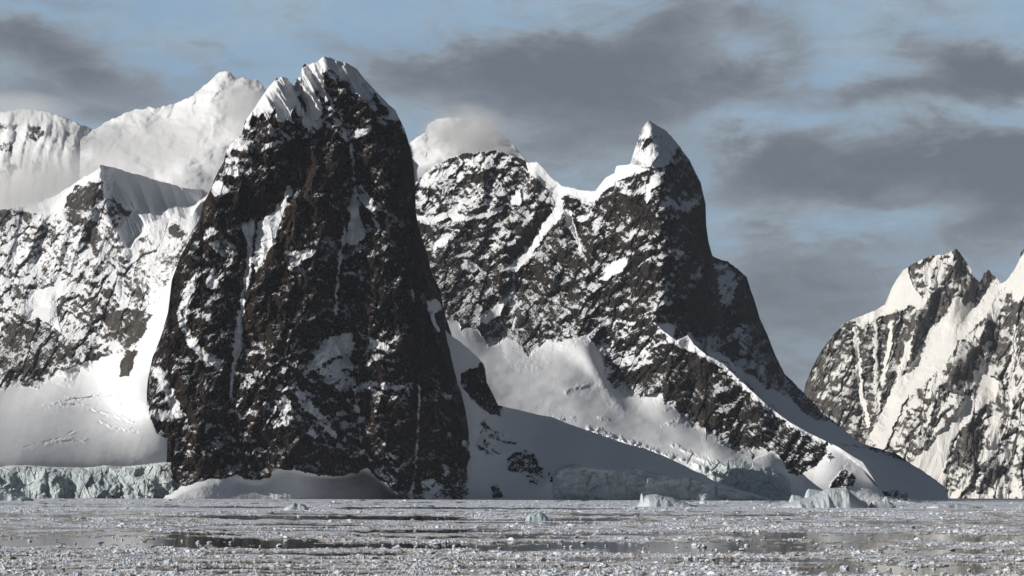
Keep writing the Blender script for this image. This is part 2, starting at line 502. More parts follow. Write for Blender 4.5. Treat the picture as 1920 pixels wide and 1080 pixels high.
massif("snow_dome", "pale snow dome wrapped in cloud behind the middle rock wall", M_SNOW, 740, 1010, 2.0,
       [(740, 300), (760, 276), (772, 265), (786, 255), (798, 247), (801, 235), (820, 223), (845, 219), (888, 226), (930, 247), (964, 272), (986, 300), (1010, 330)],
       520, snow_depth(6100, 5700, -0.2), lambda x, y: 1.2 - 0 * x, sc=1.0, seed=29, amps=(7, 3, 1.6, 0.2), stretch=1.2, theta=0.9,
       snowamp=0.32, smooth=True, warp=5)

# ---- left ridge, its ribs, and the glacier below it
L_CREST = [(-160, 402), (0, 394), (39, 388), (70, 380), (100, 368), (130, 350), (155, 334), (175, 322), (184, 316), (189, 308), (200, 311), (218, 315), (249, 324), (280, 333),
           (311, 343), (342, 351), (373, 355), (393, 357), (402, 380), (415, 520), (430, 800)]
L_BOUND = [(-160, 752), (0, 742), (60, 726), (100, 712), (150, 704), (200, 690), (235, 655), (262, 600), (290, 548), (320, 500), (350, 462), (400, 430), (440, 420)]
L_CLIFF = [(-160, 874), (0, 877), (20, 874), (50, 873), (100, 877), (160, 878), (200, 874), (230, 877), (275, 872), (320, 866), (440, 866)]
BOWL = [(188, 306), (218, 300), (280, 320), (350, 338), (400, 345), (396, 362), (383, 376), (374, 382), (366, 392), (360, 406), (350, 410), (334, 405), (318, 413), (298, 418), (283, 424),
        (268, 440), (254, 452), (246, 466), (238, 466), (228, 452), (218, 434), (207, 410), (199, 384), (193, 352), (189, 325)]
def left_depth(PX, PY, cy):
    return knots(PX, PY, [(cy, [(-160, 5350), (190, 5100), (440, 5350)]), (L_BOUND, [(-160, 4500), (150, 4500), (300, 4450), (440, 4550)]),
                          (L_CLIFF, [(-160, 3330), (200, 3330), (320, 3330), (440, 3500)]), ([(-160, 945), (440, 945)], 3290)]) - 0.55 * (PX - 320) * 1.25 * sstep(760 - PY, 0, 160) + 2.0 * (PX + 60) * sstep(PY, 650, 800) * (1 - sstep(PY - interp(L_CLIFF, PX[0])[None], -1, 1.5))
def left_extra(PX, PY, X, Y):
    s = sdf(PX + 0.3 * (X - PX), PY + 0.3 * (Y - PY), BOWL, 12)
    w = sstep(s, -1, 6)
    e = w * (30 + 1.22 * np.clip(PX - 186, 0, 300))
    # fluted ribs inside the bowl
    uu, vv = PX * 0.90 - PY * 0.43, PX * 0.43 + PY * 0.90
    e -= w * (26 * ridged(uu / 34, vv / 150, 2, 77) * sstep(PY, 325, 380) + 9 * ridged(uu / 9, vv / 80, 2, 78) * sstep(PY, 350, 420) + 20 * line(PX, PY, [(206, 318), (222, 350), (240, 384)], 20))
    # crevasse steps on the glacier, facing the sun
    for pts, h in (([(118, 747), (160, 743), (200, 739), (238, 738)], 9), ([(82, 760), (110, 756), (148, 756), (190, 772), (215, 780), (250, 790)], 8),
                   ([(40, 842), (80, 832), (112, 822), (140, 808)], -8), ([(110, 826), (130, 822), (165, 826)], 6), ([(186, 788), (210, 802), (255, 806)], 10), ([(222, 756), (250, 750)], 9)):
        e -= h * (line(PX, PY + fbm(PX / 12, PY / 12, 2, 5) * 4, pts, 4.0) - 0.8 * line(PX, PY - 3.5 + fbm(PX / 12, PY / 12, 2, 5) * 4, pts, 5.0)) * sstep(fbm(PX / 15, PY / 9, 3, 15), -0.25, 0.25)
    return e
ribs = []
for (x, y, x2, y2, w, a) in [(12, 400, 4, 560, 22, 14), (45, 395, 20, 520, 16, -12), (60, 400, 40, 600, 18, 12), (95, 392, 60, 520, 16, -10), (118, 410, 85, 560, 18, 12), (135, 420, 108, 520, 12, -10),
                         (189, 310, 160, 420, 30, 26), (160, 410, 110, 560, 24, 14), (185, 400, 140, 500, 14, -14), (200, 395, 172, 520, 22, 20), (160, 420, 172, 480, 14, -18),
                         (205, 420, 232, 480, 14, 16), (240, 468, 180, 600, 24, 16), (262, 450, 240, 560, 18, -10), (290, 424, 262, 540, 20, 16), (318, 414, 290, 500, 14, -10), (338, 406, 320, 480, 16, 14),
                         (368, 386, 350, 450, 14, 14), (60, 520, 20, 600, 30, 20), (110, 560, 96, 640, 14, -14), (165, 560, 120, 700, 26, 16), (230, 560, 210, 660, 26, 14), (200, 560, 176, 680, 18, -14)]:
    ribs.append(([(x, y), ((x + x2) / 2 + 3, (y + y2) / 2), (x2, y2)], w, a))
def left_cov(x, y):
    c = 0.85 + 0.0 * x
    c = c - 0.16 * sstep(y, 470, 600) - 0.12 * sstep(120 - x, 0, 100) * sstep(y, 480, 400)
    return np.where(x > 240, c + 0.06, c)
massif("ridge_with_glacier", "snowy ribbed ridge and smooth glacier ending in a low ice cliff beside the dark tower", M_LEFT, -160, 430, 1.35, L_CREST, 948, left_depth, left_cov,
       lines=ribs, extra=left_extra, seed=3, theta=0.42, fleck=0.26, amps=(20, 15, 7, 1.5), stretch=3.2, leftw=0.0, warp=5,
       regions=[(BOWL, 1.15, 1.5),
                ([(-160, 380), (0, 380), (60, 370), (190, 300), (188, 336), (160, 345), (130, 372), (118, 396), (80, 405), (30, 398), (-160, 400)], 1.1, 6),
                ([(128, 372), (145, 350), (165, 346), (186, 340), (186, 362), (176, 390), (166, 404), (152, 402), (144, 424), (132, 418), (120, 414), (120, 395)], 0.30, 3),
                ([(0, 392), (20, 392), (22, 410), (10, 420), (0, 436)], 0.25, 4), ([(196, 378), (210, 370), (222, 378), (236, 392), (248, 396), (240, 404), (226, 402), (232, 420), (222, 430), (206, 420), (198, 400)], 0.35, 3),
                ([(162, 420), (178, 418), (184, 440), (192, 452), (180, 470), (158, 468), (160, 448)], 0.40, 3),
                ([(314, 430), (330, 420), (346, 432), (344, 446), (330, 448)], 0.3, 3),
                ([(-160, 640), (0, 640), (20, 608), (60, 598), (100, 618), (118, 640), (150, 642), (138, 678), (98, 688), (64, 726), (30, 720), (0, 694), (-160, 690)], 0.32, 5),
                ([(195, 590), (230, 575), (262, 580), (290, 590), (280, 622), (258, 640), (240, 652), (220, 640), (200, 630)], 0.36, 5),
                ([(176, 520), (210, 520), (206, 560), (196, 600), (172, 600), (164, 570)], 0.42, 5), ([(150, 640), (178, 635), (182, 655), (168, 672), (156, 662)], 0.35, 4),
                ([(225, 690), (240, 655), (254, 658), (250, 682), (238, 704), (228, 708)], 0.15, 2),
                ([(40, 600), (48, 572), (70, 545), (96, 530), (128, 524), (122, 548), (110, 562), (108, 590), (118, 625), (100, 614), (70, 596)], 1.15, 3),
                ([(-160, 752), (0, 732), (40, 722), (70, 728), (110, 700), (160, 680), (200, 668), (228, 662), (226, 708), (240, 706), (262, 650), (280, 600), (305, 545), (330, 505), (360, 480), (440, 440), (440, 950), (-160, 950)], 1.3, 2.5)],
       ice=[([(-160, 874), (0, 877), (20, 874), (50, 873), (100, 877), (160, 878), (200, 874), (230, 877), (275, 872), (330, 864), (340, 960), (-160, 960)])],
       snowamp=0.07)

# ---- the dark rock tower
T_CREST = [(274, 765), (275, 740), (277, 713), (286, 670), (303, 628), (315, 585), (322, 526), (337, 483), (350, 460), (362, 432), (376, 408), (380, 385), (394, 357), (400, 341), (407, 325),
           (419, 305), (423, 288), (432, 268), (444, 259), (452, 255), (456, 243), (459, 230), (466, 218), (472, 210), (488, 186), (500, 168), (515, 150), (517, 145), (524, 146), (530, 143), (538, 146), (545, 154),
           (550, 160), (553, 158), (555, 149), (560, 145), (564, 145), (566, 128), (570, 121), (576, 120), (580, 122), (586, 117), (592, 118), (597, 114), (603, 108), (610, 106), (620, 108), (628, 111), (635, 115), (641, 115),
           (653, 119), (660, 124), (668, 129), (680, 143), (696, 162), (712, 178), (729, 196), (741, 206), (749, 223), (759, 243), (765, 263), (771, 284), (776, 316), (778, 345), (780, 400), (786, 430),
           (794, 455), (802, 480), (810, 513), (825, 543), (831, 577), (839, 602), (848, 632), (854, 670), (861, 705), (865, 739), (874, 773), (878, 807), (888, 841), (894, 868), (905, 884), (920, 896), (934, 910), (940, 930)]
T_APRON = [(274, 950), (303, 934), (339, 914), (350, 908), (362, 902), (380, 900), (396, 898), (422, 898), (434, 894), (447, 889), (458, 896), (470, 899), (486, 899), (508, 895), (511, 879), (530, 880), (550, 879), (575, 887),
           (601, 890), (622, 893), (643, 892), (669, 886), (690, 878), (707, 896), (729, 912), (741, 925), (756, 937), (770, 948), (940, 948)]
def tower_depth(PX, PY, cy):
    top = [(274, 3330), (400, 3390), (550, 3410), (700, 3410), (780, 3400), (860, 3390), (940, 3300)]
    D = knots(PX, PY, [(cy, top), ([(274, 800), (500, 560), (780, 560), (940, 900)], 3270), (T_APRON, [(274, 3190), (500, 3190), (800, 3190), (940, 3240)]), ([(274, 950), (940, 950)], [(274, 3130), (500, 3110), (740, 3110), (780, 3150), (940, 3200)])])
    D = D + 0.16 * (PX - 560)
    D = D + 0.42 * (PX - 420) * sstep(PY - smooth1(interp(T_APRON, PX[0]), 10)[None], -4, 14) * sstep(800 - PX, 0, 60)
    return D + 0.0011 * np.clip(PX - 700, 0, 400) ** 2 * 1.9
tw_lines = [
    ([(462, 405), (462, 500), (448, 640), (432, 745), (440, 850)], 34, -22), ([(650, 215), (661, 340), (645, 440), (633, 590), (655, 690), (670, 800), (680, 880)], 34, -22),
    ([(655, 345), (690, 375), (708, 420)], 30, -8), ([(560, 165), (598, 240), (600, 300), (560, 345)], 26, -14), ([(600, 150), (640, 215), (652, 240)], 20, -8),
    ([(520, 150), (512, 240), (450, 330), (420, 430)], 60, 22), ([(395, 400), (385, 540), (372, 700), (390, 880)], 60, 20), ([(600, 330), (575, 560), (540, 720), (560, 880)], 75, 30), ([(610, 108), (640, 190), (690, 230)], 40, 16),
    ([(720, 330), (745, 560), (752, 720), (735, 880)], 60, 24), ([(786, 720), (784, 800), (774, 930)], 14, -9), ([(760, 300), (800, 560), (835, 720), (850, 880)], 40, 10),
    ([(541, 340), (520, 400), (490, 420), (478, 480)], 26, -10), ([(350, 600), (385, 660), (425, 690)], 24, -8), ([(600, 640), (655, 625), (650, 700)], 36, -12), ([(480, 560), (520, 640), (500, 740)], 40, 14),
    ([(310, 700), (330, 770)], 24, -8),
    ([(516, 148), (502, 172), (505, 200)], 16, 6), ([(534, 160), (540, 200), (545, 215)], 9, 6), ([(560, 150), (580, 172), (595, 200)], 10, 13), ([(567, 125), (572, 145), (590, 170)], 9, 11), ([(588, 120), (600, 150)], 8, 10),
    ([(606, 110), (612, 135), (624, 150)], 14, 11), ([(646, 124), (664, 160), (680, 190)], 9, 11), ([(665, 130), (700, 170), (715, 200)], 9, 10), ([(640, 118), (655, 155), (668, 180)], 9, -8), ([(680, 160), (700, 190)], 8, -6),
    ([(577, 126), (592, 150), (604, 172)], 8, -10), ([(556, 166), (574, 195), (580, 225)], 10, -11)]
T_REG = [
    # snow dusting by zone
    ([(274, 700), (277, 650), (310, 600), (330, 640), (335, 720), (330, 830), (300, 830), (274, 780)], 0.36, 12), ([(325, 780), (480, 770), (500, 900), (325, 900)], 0.24, 12),
    ([(430, 640), (560, 640), (720, 760), (690, 870), (560, 830), (440, 780)], 0.29, 14), ([(600, 540), (760, 640), (770, 740), (660, 760), (600, 700)], 0.25, 14), ([(340, 560), (430, 560), (430, 640), (350, 650)], 0.31, 10),
    ([(810, 700), (860, 720), (880, 820), (850, 830), (810, 760)], 0.26, 8), ([(830, 872), (960, 860), (960, 950), (820, 950)], 0.45, 6), ([(600, 840), (760, 860), (770, 920), (690, 880)], 0.26, 6),
    ([(620, 330), (720, 330), (740, 520), (690, 560), (640, 520)], 0.21, 12), ([(420, 240), (480, 250), (470, 360), (400, 360)], 0.31, 8), ([(340, 420), (440, 430), (440, 520), (340, 540)], 0.31, 8), ([(600, 400), (645, 470), (560, 520), (540, 470)], 0.19, 8),
    ([(560, 140), (730, 200), (720, 260), (600, 240)], 0.34, 8), ([(470, 200), (590, 200), (600, 260), (460, 270)], 0.31, 8),
    ([(700, 780), (760, 770), (780, 850), (720, 850), (690, 810)], 0.07, 8), ([(340, 860), (460, 850), (460, 890), (350, 905)], 0.06, 5), ([(400, 690), (440, 700), (430, 740), (380, 740), (360, 700)], 0.05, 5),
    ([(430, 350), (520, 330), (540, 340), (500, 395), (440, 405), (400, 380)], 0.04, 5), ([(470, 290), (560, 270), (640, 300), (640, 380), (560, 420), (540, 330), (480, 330)], 0.07, 8), ([(735, 230), (790, 240), (800, 560), (760, 560), (720, 300)], 0.06, 8),
    # caps
    ([(455, 240), (466, 210), (500, 160), (515, 138), (545, 140), (556, 165), (560, 190), (572, 215), (566, 222), (556, 214), (552, 200), (546, 215), (550, 232), (538, 222), (531, 232), (520, 224), (514, 205), (507, 220), (500, 226), (494, 214), (486, 224), (474, 218), (468, 234), (474, 246)], 1.15, 2),
    ([(548, 165), (560, 135), (585, 105), (600, 105), (604, 130), (608, 150), (606, 168), (616, 185), (612, 195), (603, 182), (600, 170), (590, 168), (592, 178), (606, 200), (604, 215), (596, 226), (580, 230), (576, 222), (572, 196)], 1.2, 2),
    ([(596, 110), (612, 98), (650, 112), (700, 160), (745, 205), (752, 222), (742, 225), (724, 222), (718, 205), (712, 200), (706, 190), (700, 182), (690, 186), (680, 182), (672, 176), (660, 172), (655, 158), (648, 150), (640, 148), (632, 142), (622, 132), (614, 132), (606, 134)], 1.2, 2),
    ([(606, 134), (616, 132), (630, 146), (634, 158), (628, 166), (618, 164), (610, 150)], 0.6, 3), ([(700, 176), (706, 174), (722, 200), (730, 215), (724, 222), (712, 206)], 0.35, 2),
    ([(560, 225), (578, 218), (592, 222), (590, 238), (574, 238)], 1.1, 2), ([(588, 232), (600, 224), (612, 214), (624, 212), (640, 222), (648, 250), (654, 262), (646, 266), (640, 244), (630, 226), (616, 222), (604, 236), (594, 244)], 0.95, 3),
    ([(656, 258), (668, 246), (684, 240), (694, 234), (698, 240), (688, 252), (676, 258), (664, 262)], 1.1, 3),
    # ledges and couloirs
    ([(452, 420), (476, 412), (480, 424), (474, 450), (472, 490), (470, 520), (460, 560), (456, 600), (452, 650), (446, 670), (440, 700), (436, 745), (430, 745), (432, 700), (438, 668), (440, 640), (444, 600), (454, 540), (462, 500), (462, 450)], 1.00, 2.0),
    ([(543, 343), (547, 350), (540, 378), (534, 395), (528, 420), (515, 455), (500, 480), (482, 512), (474, 505), (478, 470), (480, 440), (484, 418), (500, 408), (512, 398), (528, 376)], 1.00, 3.0),
    ([(545, 475), (560, 468), (578, 466), (592, 470), (584, 482), (562, 492), (550, 503), (545, 520), (542, 500)], 0.95, 2.5),
    ([(650, 225), (655, 228), (663, 290), (666, 340), (662, 342), (658, 290)], 0.85, 1.7), ([(662, 345), (668, 352), (672, 385), (678, 415), (687, 445), (672, 456), (655, 460), (648, 450), (652, 425), (658, 390)], 1.00, 3.0),
    ([(668, 344), (684, 354), (700, 380), (706, 405), (712, 430), (704, 426), (690, 396), (676, 368)], 0.94, 2.5), ([(645, 420), (651, 440), (644, 470), (638, 500), (634, 540), (632, 590), (628, 590), (630, 540), (634, 490), (640, 450)], 0.95, 2.0),
    ([(586, 672), (600, 650), (620, 634), (648, 622), (660, 624), (662, 650), (656, 668), (640, 668), (620, 672), (600, 690), (576, 694)], 1.00, 3.5), ([(600, 690), (660, 665), (656, 720), (630, 730), (600, 710)], 0.84, 5.5),
    ([(694, 630), (706, 638), (722, 645), (742, 656), (724, 660), (704, 652), (686, 656)], 0.95, 2.5), ([(668, 716), (700, 717), (740, 720), (760, 724), (740, 730), (700, 727), (672, 727)], 0.85, 2.5),
    ([(330, 590), (340, 555), (360, 522), (376, 512), (364, 545), (354, 585), (350, 605), (362, 630), (376, 650), (400, 662), (424, 678), (412, 692), (388, 686), (366, 664), (348, 640), (338, 612)], 0.95, 3.5),
    ([(384, 530), (396, 512), (408, 524), (414, 542), (400, 546), (388, 542)], 1.00, 2.5), ([(384, 432), (397, 424), (412, 440), (428, 452), (444, 462), (446, 478), (430, 490), (414, 480), (396, 462), (378, 448)], 0.90, 3.5),
    ([(422, 290), (435, 262), (450, 260), (466, 276), (454, 283), (440, 280), (430, 294)], 1.00, 2.5), ([(396, 358), (403, 338), (414, 340), (432, 360), (416, 366), (402, 366)], 1.00, 2.5),
    ([(408, 325), (424, 316), (440, 314), (464, 322), (446, 329), (424, 328), (412, 334)], 0.90, 2.5), ([(478, 288), (500, 270), (520, 261), (530, 264), (508, 281), (486, 297)], 0.90, 2.5), ([(420, 298), (450, 298), (474, 294), (470, 302), (430, 308)], 0.94, 1.5),
    ([(284, 690), (300, 688), (316, 712), (328, 740), (338, 766), (350, 780), (326, 786), (316, 758), (304, 728)], 0.95, 3.5),
    ([(654, 690), (662, 690), (670, 740), (678, 800), (682, 850), (676, 852), (672, 800), (662, 740)], 0.81, 2.0), ([(784, 718), (788, 718), (787, 800), (778, 905), (772, 935), (768, 935), (775, 890), (783, 800)], 0.85, 1.7),
    ([(704, 862), (720, 850), (738, 842), (750, 832), (752, 838), (736, 852), (716, 866)], 0.85, 2.5), ([(600, 790), (616, 800), (634, 820), (638, 830), (624, 820), (606, 806)], 0.81, 2.5), ([(575, 800), (590, 812), (600, 838), (590, 834)], 0.81, 2.5),
    ([(520, 755), (532, 738), (545, 750), (550, 770), (534, 776)], 0.94, 3.5), ([(548, 735), (562, 728), (590, 760), (610, 785), (596, 786), (566, 760)], 0.89, 3.5),
    ([(800, 564), (816, 562), (830, 574), (828, 582), (816, 588), (818, 606), (826, 622), (820, 622), (808, 598)], 0.95, 2.0), ([(770, 545), (780, 555), (782, 568), (774, 566)], 0.81, 2.5), ([(866, 828), (880, 822), (886, 846), (872, 848)], 0.94, 2.5),
    ([(760, 236), (768, 250), (764, 256), (752, 240)], 0.79, 1.5),
    # apron
    (T_APRON[:-1] + [(772, 980), (274, 980)], 1.4, 1.0),
    ([(790, 905), (812, 895), (836, 912), (850, 940), (800, 945), (790, 925)], 0.8, 3), ([(880, 912), (900, 905), (920, 920), (928, 945), (880, 945)], 1.1, 2), ([(922, 912), (940, 908), (942, 935), (930, 930)], 0.05, 2),
]
def tower_extra(PX, PY, X, Y):
    u = PX * 0.86 - PY * 0.51; v = PX * 0.51 + PY * 0.86
    m = sstep(250 - PY, 0, 60) * sstep(PX, 470, 500)
    fl = ridged(u / 15, v / 120, 2, 91) * 1.0 + 0.4 * ridged(u / 6, v / 60, 2, 92)
    # bedding ledges and joints that cross the whole face
    led = ridged((PX * 0.25 + PY * 0.97) / 34 + fbm(PX / 50, PY / 50, 2, 95), (PX * 0.97 - PY * 0.25) / 190, 2, 93)
    jt = ridged(PX / 46 + fbm(PX / 60, PY / 60, 2, 96), PY / 330, 2, 94)
    return -8 * fl * m * (0.4 + 0.9 * sstep(fbm(PX / 30, PY / 30, 2, 98), -0.3, 0.3)) - (5 * led + 12 * jt) * (1 - m) * sstep(880 - PY, 0, 30)
massif("rock_tower", "huge dark rock tower with snow cap and steep snow gullies rising straight from the sea", M_TOWER, 274, 941, 1.25, T_CREST, 950, tower_depth, 0.065, extra=tower_extra,
       lines=tw_lines, regions=T_REG, seed=8, theta=0.30, cut=[(240, 775), (276, 762), (282, 788), (292, 812), (312, 826), (320, 862), (320, 896), (338, 913), (303, 936), (300, 975), (240, 975)], amps=(19, 14, 6.5, 1.6), stretch=1.7, rounded=(26, 30), warp=3.5, jag=0.55, back=(260, 12), leftw=-0.1,
       snowamp=0.05, rstep=1.5)

# ---- middle massif: wall, needle, spur, glacier
E_CREST = [(740, 360), (779, 340), (800, 322), (815, 311), (845, 296), (871, 287), (905, 285), (930, 281), (952, 290), (981, 298), (990, 306), (1007, 304), (1020, 317), (1033, 334), (1054, 349), (1071, 351), (1088, 358), (1116, 358),
           (1126, 345), (1137, 332), (1152, 325), (1155, 312), (1158, 310), (1182, 308), (1186, 292), (1194, 268), (1203, 243), (1212, 230), (1218, 225), (1224, 230), (1233, 236), (1250, 247), (1265, 262), (1277, 279), (1292, 298), (1303, 321), (1314, 343),
           (1318, 362), (1324, 387), (1324, 421), (1329, 456), (1336, 480), (1351, 487), (1365, 490), (1383, 504), (1400, 520), (1407, 543), (1416, 566), (1425, 599), (1439, 627), (1453, 664), (1471, 701), (1499, 728), (1508, 738),
           (1527, 756), (1545, 778), (1564, 790), (1583, 806), (1610, 829), (1657, 844), (1684, 853), (1721, 877), (1749, 895), (1772, 914), (1777, 928), (1780, 944)]
SPUR = [(740, 330), (1200, 560), (1225, 600), (1240, 617), (1255, 628), (1268, 638), (1282, 633), (1290, 628), (1302, 646), (1323, 663), (1356, 681), (1379, 704), (1416, 738), (1439, 760), (1481, 791), (1518, 812), (1550, 827),
        (1573, 838), (1600, 856), (1618, 866), (1640, 900), (1660, 930), (1780, 946)]
E_BOUND = [(740, 590), (847, 604), (858, 601), (866, 619), (892, 608), (907, 638), (914, 653), (933, 645), (951, 634), (970, 638), (981, 653), (992, 667), (1007, 656), (1029, 638), (1051, 643), (1070, 634), (1099, 630), (1114, 641),
           (1129, 667), (1133, 700), (1144, 727), (1166, 738), (1192, 745), (1225, 741), (1242, 736), (1246, 758), (1264, 764), (1277, 782), (1303, 804), (1318, 801), (1340, 827), (1359, 836), (1396, 856), (1411, 861), (1448, 845), (1462, 855),
           (1476, 888), (1499, 893), (1527, 877), (1546, 853), (1553, 832), (1780, 946)]
def e_depth(PX, PY, cy):
    x = PX[0]
    spur = np.maximum(interp(SPUR, x), cy)
    bound = np.maximum(interp(E_BOUND, x), spur + 3)
    right = sstep(x, 1225, 1262)
    # wall / front surface
    wall_bound = interp([(740, 4350), (1000, 4330), (1130, 4250), (1250, 4080), (1350, 3950), (1480, 3800), (1560, 3800), (1780, 3800)], x)
    base_d = interp([(740, 3500), (1000, 3600), (1300, 3560), (1480, 3560), (1520, 3600), (1640, 3640), (1780, 3740)], x)
    crest_d = interp([(740, 4800), (1000, 4720), (1218, 4500), (1290, 4520), (1335, 4600), (1400, 4900), (1500, 5000), (1560, 4850), (1620, 4300), (1700, 4050), (1780, 3860)], x)
    spur_d = interp([(740, 4600), (1225, 4190), (1290, 4130), (1350, 4060), (1480, 3900), (1550, 3840), (1620, 3700), (1700, 3720), (1780, 3780)], x)
    cliff_line = interp([(740, 880), (1300, 880), (1340, 858), (1400, 866), (1440, 876), (1480, 905), (1500, 930), (1780, 940)], x)
    mid = knots(PX, PY, [(cy, crest_d), (bound, wall_bound), (cliff_line, base_d + 40), (np.full_like(x, 948), base_d)])
    # = interp([(740, 880), (1300, 880), (1340, 858), (1400, 866), (1440, 876), (1480, 905), (1500, 930), (1780, 940)], x)
    front = knots(PX, PY, [(spur, spur_d), (bound, wall_bound), (cliff_line, base_d + 40), (np.full_like(x, 948), base_d)])
    backw = knots(PX, PY, [(cy, crest_d), (spur + 2, spur_d + interp([(1225, 0), (1262, 60), (1320, 300), (1400, 420), (1500, 330), (1560, 150), (1620, 60), (1780, 25)], x))])
    inside = sstep(PY - spur[None], -0.6, 0.6)
    split = front * inside + backw * (1 - inside)
    D = mid * (1 - right[None]) + split * right[None]
    D = D + 0.30 * (PX - 1150) * sstep(PY - smooth1(interp(E_BOUND, PX[0]), 30)[None], 0, 130) * (1 - sstep(PX, 1250, 1380))
    D = D - 0.55 * (smooth1(np.clip(x, 740, 1215), 24)[None] - 1215) * 1.25 * sstep(smooth1(interp(E_BOUND, PX[0]), 30)[None] + 60 - PY, 0, 160)
    sb = smooth1(interp(E_BOUND, x), 30)
    # the glacier surface, worked out on an even grid so that it stays smooth, then read back
    gx_ = np.arange(700.0, 1560.0, 4.0); gy_ = np.arange(500.0, 972.0, 3.0)
    GX_, GY_ = np.meshgrid(gx_, gy_)
    at_x = lambda a: np.interp(gx_, x, a)
    sbg = smooth1(interp(E_BOUND, gx_), 14)
    GD = knots(GX_, GY_, [(at_x(smooth1(cy, 30)), at_x(crest_d)), (sbg, at_x(wall_bound)), (at_x(cliff_line), at_x(base_d) + 40), (np.full_like(gx_, 948), at_x(base_d))])
    GD = GD + 0.30 * (GX_ - 1150) * sstep(GY_ - sbg[None], 0, 130) * (1 - sstep(GX_, 1250, 1380)) - 0.55 * (smooth1(np.clip(gx_, 740, 1215), 10)[None] - 1215) * 1.25 * sstep(sbg[None] + 60 - GY_, 0, 160)
    for _ in range(3): GD = blur(blur(GD, 9, 1), 7, 0)
    fx = np.clip((PX - gx_[0]) / 4, 0, len(gx_) - 1.001); fy = np.clip((PY - gy_[0]) / 3, 0, len(gy_) - 1.001)
    ix = fx.astype(int); iy = fy.astype(int); fx = fx - ix; fy = fy - iy
    G = (GD[iy, ix] * (1 - fx) + GD[iy, ix + 1] * fx) * (1 - fy) + (GD[iy + 1, ix] * (1 - fx) + GD[iy + 1, ix + 1] * fx) * fy
    G = G + 14 * fbm(PX / 110, PY / 60, 3, 61)
    wg = sstep(PY - sb[None], -5, 50) * sstep(1470 - PX, 0, 60) * (1 - sstep(PY - cliff_line[None], -25, -5) * sstep(PX, 1270, 1320))
    D = D * (1 - wg) + G * wg
    # the needle's right flank turns away from the light, the shoulder stands behind it
    xe = np.interp(PY, [225, 262, 300, 340, 400, 480, 560, 640, 700, 760], [1224, 1266, 1292, 1312, 1324, 1336, 1347, 1362, 1385, 1420])
    s_ = PX - xe
    s0_ = s_ + (fbm(PX / 34, PY / 50, 3, 44) * 34 + 10 * np.sin(PY / 23.0)) * sstep(-s_, 0, 30)
    k = np.clip((s0_ + 80) / 80, 0, 1)
    turn = 130 * (1 - np.sqrt(np.clip(1 - (k * 0.995) ** 2, 0, 1))) * sstep(PX, 1150, 1200)
    turn = turn + 190 * sstep(s_, -1.5, 1.5)
    sec = 1 - inside
    D = D + turn * sec
    return D
e_lines = [([(1048, 365), (1015, 425), (966, 490), (962, 620)], 22, -13), ([(1065, 392), (1090, 470)], 16, -10), ([(1218, 232), (1215, 300), (1236, 330), (1205, 400), (1180, 480), (1120, 600)], 50, 22),
           ([(1060, 400), (1040, 480), (1010, 560), (990, 650)], 50, 20), ([(905, 290), (900, 360), (860, 440), (830, 560)], 50, 20), ([(1007, 306), (985, 380), (940, 470), (900, 600)], 44, 18), ([(1165, 335), (1130, 410), (1090, 520), (1060, 620)], 40, 16),
           ([(1240, 340), (1262, 420), (1268, 560)], 30, 16), ([(1170, 740), (1150, 660), (1200, 600)], 40, 12), ([(1260, 640), (1250, 740)], 30, 12), ([(1330, 670), (1345, 820)], 30, 14), ([(1420, 745), (1430, 840)], 30, 14), ([(1490, 800), (1500, 880)], 30, 12),
           ([(1290, 650), (1300, 790)], 20, -10), ([(1385, 715), (1390, 850)], 20, -10), ([(870, 360), (840, 420), (800, 480)], 24, -12), ([(960, 360), (945, 420), (900, 500)], 24, -12), ([(1120, 380), (1090, 440), (1060, 560)], 24, -12),
           ([(1380, 505), (1390, 600), (1440, 720)], 24, 10), ([(1345, 500), (1360, 600), (1400, 690)], 22, -10), ([(1620, 868), (1645, 900), (1650, 935)], 40, 14), ([(1075, 735), (1100, 728), (1110, 722)], 10, -3)]
def e_extra(PX, PY, X, Y):
    e = np.zeros(PX.shape)
    sn = sstep(PY - interp(E_BOUND, PX), 0, 20) * sstep(1500 - PX, 0, 100)
    # crevasse steps along the lower glacier
    for pts, h, w in (([(1040, 784), (1075, 786)], 9, 6), ([(1105, 803), (1170, 826), (1240, 850), (1300, 870), (1350, 890)], 20, 8), ([(1122, 783), (1140, 785)], 5, 4), ([(1262, 834), (1300, 852), (1330, 866)], 12, 6), ([(1340, 862), (1362, 876)], 9, 5),
                      ([(1062, 734), (1080, 726), (1102, 722)], 5, 6), ([(1244, 798), (1262, 792), (1275, 790)], 6, 7)):
        e -= h * line(PX, PY + fbm(PX / 10, PY / 10, 3, 6) * 5, pts, w) ** 1.3 * (0.25 + 0.75 * sstep(fbm(PX / 14, PY / 14, 3, 16), -0.3, 0.2))
    for pts in ([(1290, 868), (1300, 850), (1308, 856)], [(1322, 872), (1326, 858), (1334, 872)], [(1334, 884), (1350, 868)]):
        e += 10 * line(PX, PY, pts, 2.6)
    e += sn * 0.20 * np.clip(PY - 700, 0, 200) * sstep(PX, 900, 1200) * 0
    return e
def e_cov(x, y):
    c = 0.31 + 0.22 * sstep(1000 - x, 0, 200) * sstep(480 - y, 0, 160) + 0.16 * sstep(430 - y, 0, 100)
    c = c - 0.05 * sstep(x, 1235, 1300) * sstep(640 - y, 0, 40)
    return c
